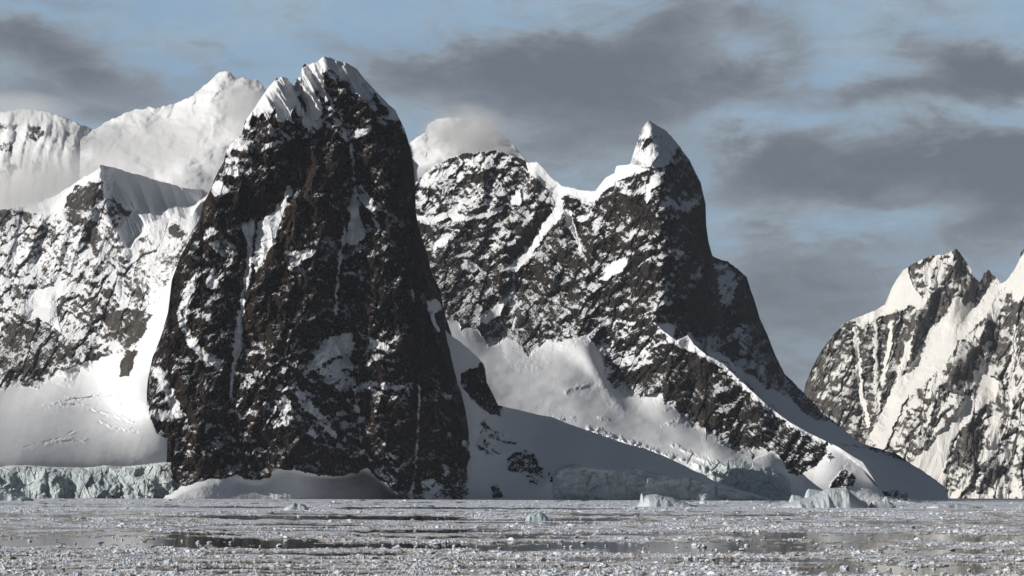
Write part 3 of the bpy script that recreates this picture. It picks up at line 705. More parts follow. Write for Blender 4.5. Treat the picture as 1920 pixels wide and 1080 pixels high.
E_REG = [
    ([(1225, 618), (1245, 610), (1550, 826), (1546, 853), (1527, 877), (1499, 893), (1476, 888), (1462, 853), (1440, 848), (1411, 862), (1359, 836), (1318, 801), (1277, 782), (1242, 738), (1130, 700), (1130, 660), (1180, 620)], 0.26, 4),
    ([(1150, 600), (1250, 600), (1270, 650), (1200, 690), (1140, 700), (1120, 640)], 0.48, 8), ([(1390, 800), (1420, 730), (1545, 830), (1540, 860), (1500, 890), (1470, 850)], 0.30, 4),
    ([(1245, 660), (1320, 690), (1350, 790), (1300, 790), (1250, 740)], 0.10, 6),
    ([(1182, 310), (1185, 285), (1200, 240), (1218, 215), (1240, 235), (1262, 258), (1272, 278), (1262, 296), (1246, 312), (1225, 316), (1200, 312)], 0.96, 2), ([(1212, 262), (1220, 262), (1216, 276), (1206, 284)], 0.4, 3),
    ([(1085, 340), (1116, 350), (1130, 330), (1150, 310), (1182, 300), (1202, 312), (1222, 316), (1196, 326), (1170, 335), (1150, 346), (1132, 360), (1112, 380), (1098, 384), (1085, 374)], 1.2, 2),
    ([(1030, 325), (1054, 340), (1090, 345), (1100, 380), (1088, 374), (1066, 366), (1050, 372), (1050, 390), (1038, 380), (1030, 360), (1018, 350), (1008, 334), (990, 326), (985, 300), (1007, 295)], 1.1, 2),
    ([(1042, 372), (1058, 374), (1058, 396), (1046, 412), (1028, 432), (1010, 462), (990, 484), (972, 502), (966, 512), (962, 496), (974, 482), (996, 456), (1016, 424), (1036, 400)], 1.15, 2), ([(961, 500), (968, 500), (966, 560), (964, 620), (959, 620), (961, 560)], 0.95, 1.5),
    ([(1058, 394), (1070, 392), (1082, 430), (1093, 472), (1087, 472), (1074, 442), (1062, 425)], 1.1, 1.5), ([(953, 368), (976, 358), (982, 376), (976, 386), (958, 384)], 1.1, 2),
    ([(1122, 525), (1138, 500), (1158, 488), (1176, 483), (1173, 500), (1156, 515), (1140, 526)], 1.2, 1.5), ([(864, 500), (868, 490), (882, 486), (894, 496), (903, 505), (880, 510)], 1.1, 2),
    ([(780, 400), (800, 408), (830, 400), (850, 390), (866, 372), (874, 378), (852, 404), (830, 414), (800, 422), (782, 412)], 1.0, 3), ([(840, 402), (880, 402), (920, 395), (946, 384), (942, 394), (915, 408), (880, 414), (850, 414)], 1.05, 2),
    ([(806, 466), (830, 440), (852, 438), (836, 456), (815, 470)], 1.0, 3), ([(1230, 322), (1248, 340), (1236, 346), (1222, 362), (1212, 384), (1206, 372), (1214, 348)], 1.05, 2), ([(1078, 412), (1094, 400), (1112, 392), (1106, 406), (1090, 420)], 1.1, 2),
    ([(1246, 366), (1262, 374), (1276, 392), (1264, 390), (1250, 380)], 0.8, 3), ([(1250, 470), (1270, 466), (1286, 474), (1276, 482), (1256, 482)], 0.9, 2), ([(780, 330), (815, 300), (850, 300), (830, 330), (800, 350), (782, 350)], 0.85, 5),
    ([(894, 606), (915, 588), (936, 568), (948, 562), (938, 590), (918, 606)], 1.0, 3), ([(1120, 660), (1140, 655), (1136, 690), (1126, 700)], 0.6, 3),
    ([(1000, 600), (1080, 600), (1080, 640), (1000, 660)], 0.42, 6),
    # spur crest snow, and the snow band behind it
    ([(1236, 612), (1252, 600), (1262, 612), (1268, 636), (1290, 624), (1306, 645), (1356, 678), (1416, 736), (1481, 789), (1550, 825), (1546, 834), (1480, 800), (1412, 748), (1352, 690), (1300, 660), (1262, 648)], 1.0, 3),
    ([(1286, 630), (1292, 622), (1320, 650), (1356, 668), (1400, 698), (1440, 728), (1480, 744), (1520, 765), (1580, 800), (1640, 838), (1550, 830), (1481, 789), (1416, 736), (1356, 678), (1300, 648)], 1.1, 3),
    ([(1340, 495), (1362, 492), (1384, 520), (1376, 560), (1352, 576), (1350, 540)], 0.85, 6), ([(1376, 580), (1400, 600), (1440, 700), (1480, 740), (1440, 726), (1390, 680)], 0.55, 8), ([(1480, 745), (1530, 760), (1560, 790), (1530, 790), (1500, 770)], 0.30, 4),
    ([(1535, 762), (1560, 775), (1580, 800), (1570, 800), (1552, 785)], 0.2, 2),
    # glacier and lower snow
    ([(740, 590), (800, 600)] + E_BOUND[1:-1] + [(1620, 840), (1720, 870), (1790, 900), (1790, 980), (740, 980)], 1.4, 1.6),
    ([(1556, 918), (1562, 904), (1574, 888), (1584, 881), (1598, 884), (1605, 898), (1600, 912), (1578, 914)], 0.28, 2), ([(1655, 922), (1672, 916), (1700, 928), (1706, 938), (1660, 934)], 0.45, 3), ([(1552, 850), (1558, 846), (1556, 866), (1551, 868)], 0.6, 1.5),
]
massif("needle_massif", "broad rocky massif with snow saddle and pointed snow-tipped needle above a glacier", M_WALL, 760, 1780, 1.35, E_CREST, 952, e_depth, e_cov, shift=230, lines=e_lines, regions=E_REG, extra=e_extra,
       ice=[([(1290, 888), (1330, 862), (1352, 866), (1372, 858), (1392, 862), (1420, 872), (1446, 878), (1470, 888), (1484, 902), (1486, 940), (1480, 960), (1290, 960)])],
       seed=5, theta=0.5, amps=(21, 14, 6.5, 1.6), stretch=1.6, warp=5, jag=0.7, back=(500, 8), snowamp=0.05)

# ---- shaded snow slope and rock knob at the tower's foot
H_CREST = [(815, 600), (847, 630), (862, 640), (877, 653), (892, 667), (905, 680), (910, 693), (912, 716), (925, 741), (934, 760), (962, 766), (1007, 777), (1036, 782), (1062, 793), (1099, 806), (1136, 819), (1173, 832), (1210, 841), (1247, 856), (1284, 873),
           (1300, 882), (1318, 889), (1335, 900), (1365, 912), (1400, 922), (1440, 934), (1470, 946)]
H_CLIFF = [(815, 940), (1000, 930), (1030, 905), (1040, 880), (1080, 870), (1110, 880), (1150, 884), (1190, 876), (1240, 888), (1300, 896), (1340, 908), (1400, 926), (1470, 948)]
def h_depth(PX, PY, cy):
    return knots(PX, PY, [(cy, [(815, 3420), (900, 3460), (1000, 3560), (1300, 3520), (1470, 3480)]), (H_CLIFF, [(815, 3330), (1000, 3330), (1300, 3400), (1470, 3470)]), ([(815, 950), (1470, 950)], [(815, 3310), (1000, 3310), (1300, 3380), (1470, 3465)])])
massif("shaded_snow_slope", "smooth blue-shaded snow slope with rock outcrops running from the tower's foot to an ice cliff", M_TOWER, 815, 1470, 1.6, H_CREST, 952, h_depth, lambda x, y: 1.35 - 0 * x,
       lines=[([(880, 655), (920, 760), (980, 850)], 60, 8)],
       regions=[([(864, 702), (880, 690), (893, 690), (902, 678), (912, 690), (916, 716), (929, 741), (942, 764), (940, 780), (925, 778), (905, 768), (885, 750), (875, 735), (863, 722)], 0.18, 2.5),
                ([(948, 862), (965, 848), (985, 845), (1002, 850), (1014, 872), (1030, 888), (1044, 905), (1030, 904), (1014, 892), (1000, 892), (985, 885), (965, 886), (948, 882)], 0.42, 3),
                ([(986, 893), (1000, 892), (1012, 902), (1008, 910), (994, 906)], 0.4, 2), ([(920, 914), (936, 906), (942, 934), (926, 932)], 0.2, 2), ([(900, 780), (930, 800), (990, 840), (960, 845), (920, 860), (890, 850)], 0.9, 8)],
       ice=[([(1036, 890), (1050, 872), (1080, 868), (1110, 880), (1150, 884), (1190, 876), (1240, 888), (1300, 896), (1340, 908), (1400, 926), (1480, 946), (1480, 970), (1036, 970)])],
       seed=14, theta=0.2, amps=(10, 7, 3.5, 1.2), stretch=1.3, warp=3, jag=0.25, back=(300, 8), snowamp=0.04, smooth=True)

# ---- far right range
J_CREST = [(1470, 800), (1490, 770), (1508, 733), (1511, 719), (1522, 691), (1536, 664), (1559, 631), (1583, 606), (1610, 594), (1638, 583), (1659, 571), (1671, 543), (1680, 525), (1694, 506), (1710, 496), (1726, 488), (1749, 479), (1765, 478), (1777, 474), (1786, 470),
           (1793, 466), (1800, 474), (1807, 484), (1814, 495), (1822, 508), (1828, 520), (1837, 529), (1842, 520), (1846, 509), (1849, 511), (1853, 504), (1857, 509), (1860, 515), (1868, 520), (1877, 532), (1888, 525), (1902, 506), (1908, 494), (1911, 488), (1914, 474), (1921, 464), (1940, 450), (2090, 420)]
def j_depth(PX, PY, cy):
    D = knots(PX, PY, [(cy, [(1470, 8300), (1650, 8300), (1800, 8200), (1877, 8200), (2090, 7600)]), ([(1470, 946), (2090, 946)], [(1470, 7600), (1700, 7400), (2090, 7200)])])
    # nearer right-hand slope in front of the couloir
    near = sdf(PX, PY, [(1877, 528), (2090, 400), (2090, 990), (1560, 990), (1600, 860), (1640, 800), (1690, 740), (1740, 690), (1800, 620), (1850, 560)], 60)
    D = D - 140 * sstep(near, -25, 45)
    D = D - 0.3 * (PX - 1700) * 1.8
    D = D + 0.55 * np.clip(1640 - PX, -200, 200) * 1.0 * 0
    return D
j_lines = [([(1793, 468), (1800, 540), (1780, 600)], 30, 12), ([(1726, 490), (1735, 560), (1700, 640), (1680, 740)], 26, 12), ([(1640, 590), (1630, 680), (1645, 800)], 22, 12), ([(1590, 610), (1570, 720), (1600, 810)], 26, 12), ([(1670, 600), (1650, 700)], 14, -8),
           ([(1610, 640), (1612, 740), (1625, 810)], 14, -9), ([(1694, 590), (1680, 680)], 14, -8), ([(1800, 660), (1830, 560)], 20, -10), ([(1760, 580), (1720, 700), (1660, 800)], 30, -12), ([(1850, 600), (1800, 700), (1790, 760)], 34, 14),
           ([(1890, 640), (1880, 760), (1840, 900)], 26, 12), ([(1840, 750), (1800, 900)], 26, 14), ([(1865, 560), (1830, 640), (1750, 740)], 24, 12), ([(1908, 640), (1900, 740)], 14, -8), ([(1760, 700), (1720, 800)], 26, 10)]
J_REG = [
    ([(1560, 640), (1720, 560), (1760, 620), (1650, 800), (1560, 780)], 0.40, 10), ([(1680, 700), (1780, 640), (1880, 560), (2090, 560), (2090, 940), (1640, 940), (1640, 860)], 0.62, 10),
    ([(1500, 740), (1512, 690), (1560, 625), (1600, 600), (1640, 590), (1650, 640), (1640, 720), (1650, 830), (1590, 820), (1540, 780)], 0.36, 6), ([(1570, 620), (1610, 600), (1690, 590), (1740, 590), (1740, 660), (1700, 700), (1660, 740), (1650, 800), (1610, 760)], 0.34, 6),
    ([(1583, 600), (1600, 588), (1655, 565), (1668, 540), (1690, 500), (1702, 500), (1712, 530), (1726, 555), (1738, 575), (1730, 582), (1712, 576), (1694, 580), (1670, 590), (1640, 600), (1610, 608)], 1.15, 3),
    ([(1700, 495), (1760, 474), (1793, 460), (1800, 470), (1796, 490), (1780, 500), (1760, 520), (1740, 520), (1724, 530)], 0.72, 5), ([(1770, 500), (1800, 480), (1830, 530), (1825, 560), (1800, 570), (1780, 560), (1760, 540)], 0.30, 4),
    ([(1742, 570), (1760, 545), (1782, 545), (1786, 570), (1774, 596), (1756, 604), (1746, 590)], 0.12, 3), ([(1690, 590), (1720, 580), (1740, 590), (1738, 650), (1720, 680), (1690, 690)], 0.25, 4), ([(1838, 532), (1846, 505), (1855, 500), (1862, 520), (1860, 545), (1845, 560)], 0.3, 2),
    ([(1786, 562), (1796, 556), (1812, 580), (1836, 572), (1846, 558), (1876, 532), (1884, 536), (1850, 590), (1826, 616), (1798, 646), (1770, 684), (1748, 706), (1722, 724), (1700, 748), (1680, 790), (1666, 830), (1648, 850), (1632, 820), (1650, 778), (1676, 724), (1704, 692), (1728, 650), (1744, 612), (1760, 606), (1776, 592)], 1.2, 3),
    ([(1876, 530), (1900, 500), (1912, 480), (2090, 400), (2090, 560), (1940, 600), (1920, 570), (1900, 565), (1890, 545)], 1.0, 4),
    ([(1690, 884), (1740, 830), (1776, 792), (1800, 760), (1812, 740), (1830, 742), (1826, 770), (1806, 800), (1786, 830), (1780, 860), (1770, 880), (1776, 930), (1760, 960), (1660, 960)], 1.05, 4),
    ([(1822, 690), (1850, 700), (1876, 715), (1872, 740), (1840, 766), (1826, 770), (1830, 730)], 1.1, 3), ([(1780, 905), (2090, 900), (2090, 960), (1770, 960)], 0.82, 5), ([(1860, 790), (1880, 770), (1876, 830), (1862, 880), (1856, 850)], 1.0, 3),
    ([(1800, 640), (1830, 640), (1828, 690), (1810, 720), (1790, 740), (1780, 700)], 0.2, 5), ([(1808, 800), (1832, 780), (1850, 790), (1838, 850), (1830, 870), (1800, 880), (1780, 890), (1786, 850)], 0.15, 4), ([(1840, 870), (1870, 850), (1876, 890), (1862, 916), (1846, 906)], 0.12, 3), ([(1850, 600), (1900, 600), (1900, 680), (1860, 690)], 0.3, 5)]
J_REG += [
    ([(1600, 612), (1608, 612), (1614, 680), (1622, 740), (1632, 800), (1622, 806), (1612, 760), (1604, 690)], 1.1, 2.5), ([(1636, 596), (1644, 594), (1648, 640), (1646, 700), (1652, 760), (1644, 780), (1638, 720), (1638, 650)], 1.05, 2.5),
    ([(1668, 600), (1676, 596), (1672, 650), (1662, 700), (1656, 730), (1652, 720), (1660, 660)], 1.05, 2), ([(1700, 640), (1712, 620), (1706, 670), (1688, 720), (1676, 740), (1682, 700)], 1.05, 2.5), ([(1736, 500), (1744, 498), (1742, 540), (1734, 580), (1728, 570), (1734, 530)], 1.0, 2),
    ([(1762, 486), (1768, 484), (1764, 530), (1756, 548), (1754, 530)], 0.95, 2), ([(1900, 610), (1910, 610), (1904, 700), (1896, 800), (1886, 800), (1892, 700)], 1.0, 3), ([(1760, 690), (1772, 684), (1760, 740), (1736, 800), (1724, 810), (1740, 750)], 1.0, 3),
    ([(1850, 640), (1858, 640), (1846, 700), (1836, 700)], 1.0, 2.5), ([(1560, 700), (1600, 660), (1596, 676), (1560, 716)], 0.8, 3), ([(1534, 740), (1580, 716), (1578, 728), (1540, 756)], 0.75, 3)]
massif("distant_range", "distant sunlit rock and snow mountain with steep white gullies across the bay", M_FAR, 1470, 2090, 1.5, J_CREST, 950, j_depth, lambda x, y: 0.55 - 0 * x, lines=j_lines, regions=J_REG,
       seed=17, theta=0.22, fleck=0.2, amps=(24, 18, 7, 1.2), stretch=3.2, warp=5, jag=0.5, back=(600, 8), snowamp=0.06)

# ================================================================== SEA
def sea_pt(px, py):
    r = ray(px, py)
    k = -CAMZ / r[..., 2]
    return r[..., 0] * k, r[..., 1] * k

def water_mat():
    mt = bpy.data.materials.new("sea water"); mt.use_nodes = True
    N = NT(mt.node_tree)
    pos = N.node('ShaderNodeNewGeometry').outputs['Position']
    h = N.noise(N.v('MULTIPLY', pos, (1, 0.35, 1)), 0.9, 3, 0.5)
    bp = N.node('ShaderNodeBump'); bp.inputs['Strength'].default_value = 0.04; bp.inputs['Distance'].default_value = 0.3
    N.put(bp.inputs['Height'], h)
    ps = N.node('ShaderNodeBsdfPrincipled')
    ps.inputs['Base Color'].default_value = (0.022, 0.026, 0.024, 1); ps.inputs['Roughness'].default_value = 0.08
    ps.inputs['IOR'].default_value = 1.33
    N.t.links.new(bp.outputs[0], ps.inputs['Normal'])
    o = N.node('ShaderNodeOutputMaterial'); N.t.links.new(ps.outputs[0], o.inputs[0])
    return mt
M_WATER = water_mat()
mesh_obj("sea", [(-9000, -2000, 0), (9000, -2000, 0), (9000, 16000, 0), (-9000, 16000, 0)], [(0, 1, 2, 3)], M_WATER, kind='structure')

def ice_mat(name, a, b, blue=(0.42, 0.58, 0.62)):
    mt = bpy.data.materials.new(name); mt.use_nodes = True
    N = NT(mt.node_tree)
    pos = N.node('ShaderNodeNewGeometry').outputs['Position']
    T = N.attr('stain'); B = N.attr('blue')
    n = N.noise(pos, 1.3, 4, 0.6)
    col = N.mix(N.smooth(N.m('ADD', n, N.attr('tone')), 0.3, 0.7), a, b)
    col = N.mix(B, col, blue)
    col = N.mix(T, col, N.mix(N.smooth(N.noise(pos, 0.6, 3), 0.35, 0.65), (0.46, 0.38, 0.24), (0.17, 0.12, 0.07)))
    bp = N.node('ShaderNodeBump'); bp.inputs['Strength'].default_value = 0.6; bp.inputs['Distance'].default_value = 0.25
    N.put(bp.inputs['Height'], N.noise(pos, 2.2, 5, 0.6))
    ps = N.node('ShaderNodeBsdfPrincipled')
    N.put(ps.inputs['Base Color'], col); ps.inputs['Roughness'].default_value = 0.5
    N.t.links.new(bp.outputs[0], ps.inputs['Normal'])
    o = N.node('ShaderNodeOutputMaterial'); N.t.links.new(ps.outputs[0], o.inputs[0])
    return mt
M_BRASH = ice_mat("brash ice", (0.90, 0.92, 0.97), (0.56, 0.57, 0.65))
M_CHUNK = ice_mat("clean ice", (0.84, 0.86, 0.90), (0.74, 0.77, 0.82))
M_BERG = ice_mat("berg ice", (0.62, 0.64, 0.66), (0.48, 0.52, 0.55))

LEADS = [  # (x, y, half width, half height, strength) of open water, photograph pixels on the sea plane
    (630, 971.5, 260, 2.8, 1.2), (150, 1014, 330, 10.4, 1.05), (420, 1019, 240, 9.2, .9), (700, 1025, 300, 6.0, 1.15), (1080, 1026, 230, 7.9, .95), (1330, 1030, 260, 8.5, .95), (1180, 1019, 260, 3.5, .8),
    (1660, 1008, 300, 6.7, 1.25), (1500, 1021, 200, 6.7, .8), (1820, 1036, 200, 5.4, .75), (1700, 1068, 220, 9.8, 1.2), (100, 967, 200, 1.8, .9), (300, 950, 260, 1.4, .8), (860, 953, 300, 1.4, .85), (1300, 966, 260, 1.6, .6),
    (1150, 975, 120, 2.1, .5), (1240, 1050, 220, 2.4, .9), (200, 1068, 200, 2.4, 1.0), (470, 1066, 160, 2.4, .8), (600, 1039, 220, 2.4, .8), (250, 1000, 220, 2.1, .8), (1750, 981, 230, 2.0, .6), (1100, 1003, 260, 2.0, .7), (1500, 1001, 200, 1.9, .7), (1450, 1053, 200, 3.1, 1.0),
    (1850, 1055, 150, 2.4, .9), (480, 1056, 150, 2.0, .7), (900, 1008, 200, 2.3, .6), (130, 945, 200, 1.3, .6), (1000, 1066, 200, 2.3, .6)]
_lr = np.random.RandomState(31)
for _ in range(46):
    LEADS.append((_lr.rand() * 1960 - 20, 943 + _lr.rand() ** 0.9 * 136, 60 + _lr.rand() * 220, 0.5 + _lr.rand() * 0.9, 0.9 + 0.2 * _lr.rand()))
cols = np.arange(-190, 2110, 1.6)
rows = np.concatenate([np.arange(934.0, 975, 0.42), np.arange(975, 1110, 0.62)])
PXs, PYs = np.meshgrid(cols, rows)
hz = 540 + 386 + 0  # refined below from the camera itself
gxs, gys = sea_pt(PXs, PYs)
ok = (gys > 0) & (gys < 9000)
gys = np.where(ok, gys, 9000); gxs = np.where(ok, gxs, 0)
row_ok = ok.all(1)
PXs, PYs, gxs, gys = PXs[row_ok], PYs[row_ok], gxs[row_ok], gys[row_ok]
lead = np.zeros(PXs.shape)
wob = fbm(PXs / 60, PYs / 6, 4, 301) * 1.1
for (x, y, a, b, s) in LEADS:
    yy = y - (x - 960) * 0.0
    b = b * (1.3 if b < 3.5 else 0.95); s = min(1.2, s * 1.15)
    dx = (PXs - x) / a; dy = (PYs - yy - (PXs - x) * 0.004 + fbm(PXs / 70, PYs * 0 + x, 3, 7) * b * 0.9) / b
    lead = np.maximum(lead, s * np.clip(1.25 - dx ** 4 - dy ** 2, -1, 1.25))
lead0 = lead.copy()
lead = lead + wob * 0.75 + fbm(PXs / 26, PYs / 1.7, 3, 309) * 1.0 + fbm(PXs / 200, PYs / 3.0, 2, 319) * 0.5
lead_w = sstep(lead, 0.42, 0.68)
edge = np.exp(-((lead - 0.34) / 0.17) ** 2)
dist = gys
px_m = dist / FPX
bump_ = fbm(gxs / 2.2, gys / 5.0, 3, 311) * 0.5 + fbm(gxs / 0.7, gys / 1.7, 2, 317) * 0.35
rnd = np.random.RandomState(5).rand(*PXs.shape) ** 5
big_ = np.clip(fbm(gxs / 9.0, gys / 30.0, 3, 331), 0, 1)
band = sstep(fbm(PXs / 260, PYs / 5.5, 3, 371), -0.25, 0.3)
calm = (1 - 0.8 * sstep(lead, -0.3, 0.3)) * (0.35 + 0.95 * band)
H = 0.12 + (np.clip(bump_, -0.3, 1) * 0.26 + rnd * (0.25 + 0.25 * sstep(dist, 300, 1500)) + big_ * 0.22) * calm
H = H * (1 - lead_w) - 0.5 * lead_w
stain = np.clip(edge * sstep(lead0, -0.8, 0.3) * (1.35 + 0.9 * fbm(PXs / 12, PYs / 2.5, 3, 341)) * 1.1 - 0.08, 0, 0.9) * (PYs > 958) + 0.3 * (fbm(PXs / 5, PYs / 2, 3, 347) > 0.40)
tone = (np.random.RandomState(8).rand(*PXs.shape) - 0.5) * 0.55 + fbm(PXs / 14, PYs / 1.4, 3, 381) * 0.5 + fbm(PXs / 3.5, PYs / 1.1, 2, 383) * 0.4
blue_ = 0.15 * sstep(fbm(PXs / 40, PYs / 5, 3, 351), 0.0, 0.4)
mesh_obj("brash_ice", np.stack([gxs, gys, H], -1), grid_faces(*PXs.shape), M_BRASH, attrs={'stain': stain, 'blue': blue_, 'tone': tone}, kind='stuff',
         label="grey white brash ice packed over the sea with dark leads between")

# ---- loose lumps
_t = (1 + 5 ** 0.5) / 2
ICO_V = np.array([(-1, _t, 0), (1, _t, 0), (-1, -_t, 0), (1, -_t, 0), (0, -1, _t), (0, 1, _t), (0, -1, -_t), (0, 1, -_t), (_t, 0, -1), (_t, 0, 1), (-_t, 0, -1), (-_t, 0, 1)], float) / 1.9
ICO_F = np.array([(0, 11, 5), (0, 5, 1), (0, 1, 7), (0, 7, 10), (0, 10, 11), (1, 5, 9), (5, 11, 4), (11, 10, 2), (10, 7, 6), (7, 1, 8), (3, 9, 4), (3, 4, 2), (3, 2, 6), (3, 6, 8), (3, 8, 9), (4, 9, 5), (2, 4, 11), (6, 2, 10), (8, 6, 7), (9, 8, 1)])
R = np.random.RandomState(77)
def shard(rs):
    v = ICO_V * (1 + (rs.rand(12, 3) - 0.5) * 0.9)
    a = rs.rand() * 6.28
    c, s = math.cos(a), math.sin(a)
    v = v @ np.array([[c, -s, 0], [s, c, 0], [0, 0, 1]])
    v[:, 2] *= 0.55 + rs.rand() * 0.5
    return v
def lead_at(px, py):
    i = np.clip(np.searchsorted(PYs[:, 0], py), 0, PYs.shape[0] - 1); j = np.clip(((px - cols[0]) / 1.6).astype(int), 0, PXs.shape[1] - 1)
    return lead_w[i, j], edge[i, j]
n = 23500
lp_x = R.rand(n) * 2260 - 170
lp_y = 939 + (R.rand(n) ** 0.85) * 150
lw, eg = lead_at(lp_x, lp_y)
for _k in (1.5, 3, 5):
    l2, e2 = lead_at(lp_x, lp_y - _k); lw = np.maximum(lw, l2 * (0.6 if _k < 4 else 0.3)); eg = np.maximum(eg, e2 * 0.8)
keep = (lw < 0.3) | (R.rand(n) < 0.04)
lp_x, lp_y, eg = lp_x[keep], lp_y[keep], eg[keep]
wx, wy = sea_pt(lp_x, lp_y)
VV, FF, ST, BL = [], [], [], []
proto_sh = [shard(R) for _ in range(40)]
siz = (0.85 + R.gamma(1.3, 0.75, len(wx))) * (0.8 + (lp_y - 939) / 150 * 1.1)
siz = siz * (0.65 + 0.9 * sstep(fbm(lp_x / 260, lp_y / 5.5, 3, 371), -0.25, 0.3))
siz = np.clip(siz * (1 - 0.5 * np.clip(eg, 0, 1)), 0.8, 8) * wy / FPX
for i in range(len(wx)):
    v = proto_sh[i % 40] * siz[i] * np.array([1.15, 1.15, 0.75])
    VV.append(v + np.array([wx[i], wy[i], 0.12 + siz[i] * 0.15]))
    FF.append(ICO_F + 12 * i)
    st = (0.35 + 0.5 * R.rand()) if (R.rand() < 0.05 + 0.75 * max(0, eg[i] - 0.2)) and lp_y[i] > 962 else 0.0
    ST.append(np.full(12, st)); BL.append(np.full(12, 0.5 * (R.rand() < 0.12)))
mesh_obj("ice_rubble", np.concatenate(VV), np.concatenate(FF), M_CHUNK, attrs={'stain': np.concatenate(ST), 'blue': np.concatenate(BL)}, kind='stuff',
         label="countless small white ice lumps scattered through the brash")

def tagged(o, label, cat, group=None):
    o['label'] = label; o['category'] = cat
    if group: o['group'] = group
    return o

# ---- larger single lumps, one object each
protos = []
def lump_mesh(seed, mat):
    rs = np.random.RandomState(seed)
    nu, nv = 14, 7
    vs = []
    for j in range(nv + 1):
        ph = -0.25 + (math.pi / 2 + 0.25) * j / nv
        for i in range(nu):
            th = 2 * math.pi * i / nu
            vs.append((math.cos(th) * math.cos(ph), math.sin(th) * math.cos(ph), math.sin(ph)))
    vs = np.array(vs)
    nn = fbm(vs[:, 0] * 1.7 + seed, vs[:, 1] * 1.7 + vs[:, 2] * 2.1, 3, seed)
    vs = vs * (1 + nn[:, None] * 0.9) + (rs.rand(*vs.shape) - .5) * 0.10
    vs[:, 2] = np.abs(vs[:, 2]) ** 1.1 * np.sign(vs[:, 2]) * 0.8
    fs = []
    for j in range(nv):
        for i in range(nu):
            k = (i + 1) % nu
            fs.append((j * nu + i, j * nu + k, (j + 1) * nu + k, (j + 1) * nu + i))
    return vs, np.array(fs)
lumps = []
for k in range(8):
    v, f = lump_mesh(500 + k, M_CHUNK)
    o = mesh_obj("ice_chunk", v, f, M_CHUNK, attrs={'stain': np.zeros(len(v)), 'blue': np.clip(fbm(v[:, 0] * 2, v[:, 2] * 2, 2, k) + 0.15, 0, 0.7)})
    lumps.append(o)
spots = [(38, 1036, 9), (76, 1037, 12), (112, 1027, 12), (108, 1043, 8), (236, 1038, 14), (240, 1056, 8), (305, 1031, 9), (382, 1032, 12), (480, 1068, 10), (578, 1033, 10), (675, 1043, 12), (858, 1064, 14), (700, 1047, 8), (962, 1056, 10),
         (1057, 1054, 8), (1130, 1064, 20), (1208, 1038, 10), (1316, 1027, 14), (1290, 1049, 12), (1400, 1024, 9), (1418, 1061, 9), (1554, 1033, 10), (1584, 1067, 13), (1640, 1075, 18), (1722, 1014, 13), (1810, 1020, 10), (1876, 1034, 10), (1780, 1046, 10),
         (780, 1012, 8), (720, 1011, 7), (900, 1014, 6), (1115, 1004, 8), (1340, 1001, 7), (147, 973, 6), (308, 995, 8), (620, 1002, 5), (1240, 1000, 6), (60, 1070, 13), (176, 1074, 12), (330, 1073, 10), (930, 1071, 12), (1045, 1073, 11), (1500, 1078, 11), (1890, 1072, 14),
         (20, 1010, 6), (185, 1019, 9), (270, 1016, 8), (372, 1019, 8), (440, 1010, 6), (1000, 1040, 8), (520, 1046, 9), (410, 1046, 8), (850, 1040, 8), (1650, 1046, 8), (1490, 1042, 8), (760, 1056, 9), (1350, 1040, 7), (1230, 1068, 12), (1770, 1078, 12), (640, 1075, 10)]
for i, (x, y, s) in enumerate(spots):
    o = lumps[i] if i < 8 else lumps[i % 8].copy()
    if i >= 8: COL.objects.link(o)
    a, b = sea_pt(np.array(float(x)), np.array(float(y)))
    r = s * 0.5 * float(b) / FPX
    o.location = (float(a), float(b), 0.1)
    o.scale = (r * 1.25, r * 1.1, r * (0.75 + 0.4 * ((i * 7) % 5) / 5))
    o.rotation_euler = (0, 0, i * 2.399)
    tagged(o, "pale ice chunk standing up out of the brash ice", "ice chunk", "loose ice chunks among the brash ice")

# ---- icebergs and floes with a traced skyline, real width, depth and underside
def berg(name, label, cat, outline, py_water, deep, pw=0.45, mat=None, seed=1, rough=0.12, blue=0.3, stain=0.0, dark=None):
    """outline: skyline in photograph pixels above the water line py_water"""
    xs = np.array([p[0] for p in outline], float)
    n_u = int((xs.max() - xs.min()) / 1.5) + 6
    n_v = 15
    u = np.linspace(xs.min(), xs.max(), n_u)
    top = interp(outline, u)
    wx0, wy0 = sea_pt(np.array((xs.min() + xs.max()) / 2), np.array(float(py_water)))
    d = float(wy0); m = d / FPX
    X = at(u, np.full_like(u, py_water), np.full_like(u, d))[:, 0]
    zt = (py_water - top) * m
    v = np.linspace(0, 1, n_v)
    a = np.pi * v
    side = np.clip(np.minimum(u - u[0], u[-1] - u) / (0.18 * (u[-1] - u[0])), 0.04, 1) ** 0.5
    YY = d + deep / 2 - np.cos(a)[:, None] * (deep / 2) * side[None] * (1 + 0.15 * fbm(u / 20, u * 0, 2, seed))[None]
    prof = np.sin(a) ** pw
    ZZ = zt[None] * prof[:, None]
    XX = np.broadcast_to(X[None], ZZ.shape).copy()
    nz_ = fbm(XX / (4 * m * 3), YY / (4 * m * 3) + ZZ / (2.5 * m), 4, seed)
    hh = zt.max()
    YY = YY + nz_ * deep * rough * prof[:, None]
    ZZ = ZZ * (1 + 0.10 * fbm(XX / (m * 26), YY / (m * 8), 3, seed + 4) * (np.abs(np.cos(a))[:, None] ** .5)) - 0.4
    ZZ[0] = -1.0; ZZ[-1] = -1.0
    P = np.stack([XX, YY, ZZ], -1)
    bl = np.clip(blue + 1.2 * blue * fbm(XX / (m * 10), ZZ / (m * 14), 3, seed + 9), 0, 0.9)
    st = np.zeros_like(bl) + stain * (fbm(XX / (m * 14), ZZ / (m * 5), 3, seed + 12) > 0.05)
    if dark is not None:
        st = np.maximum(st, ((u > dark[0]) & (u < dark[1]))[None] * 0.8 * (ZZ < 0.4 * zt[None]))
    o = mesh_obj(name, P, grid_faces(n_v, n_u), mat or M_BERG, attrs={'stain': st, 'blue': bl})
    tagged(o, label, cat)
    return o
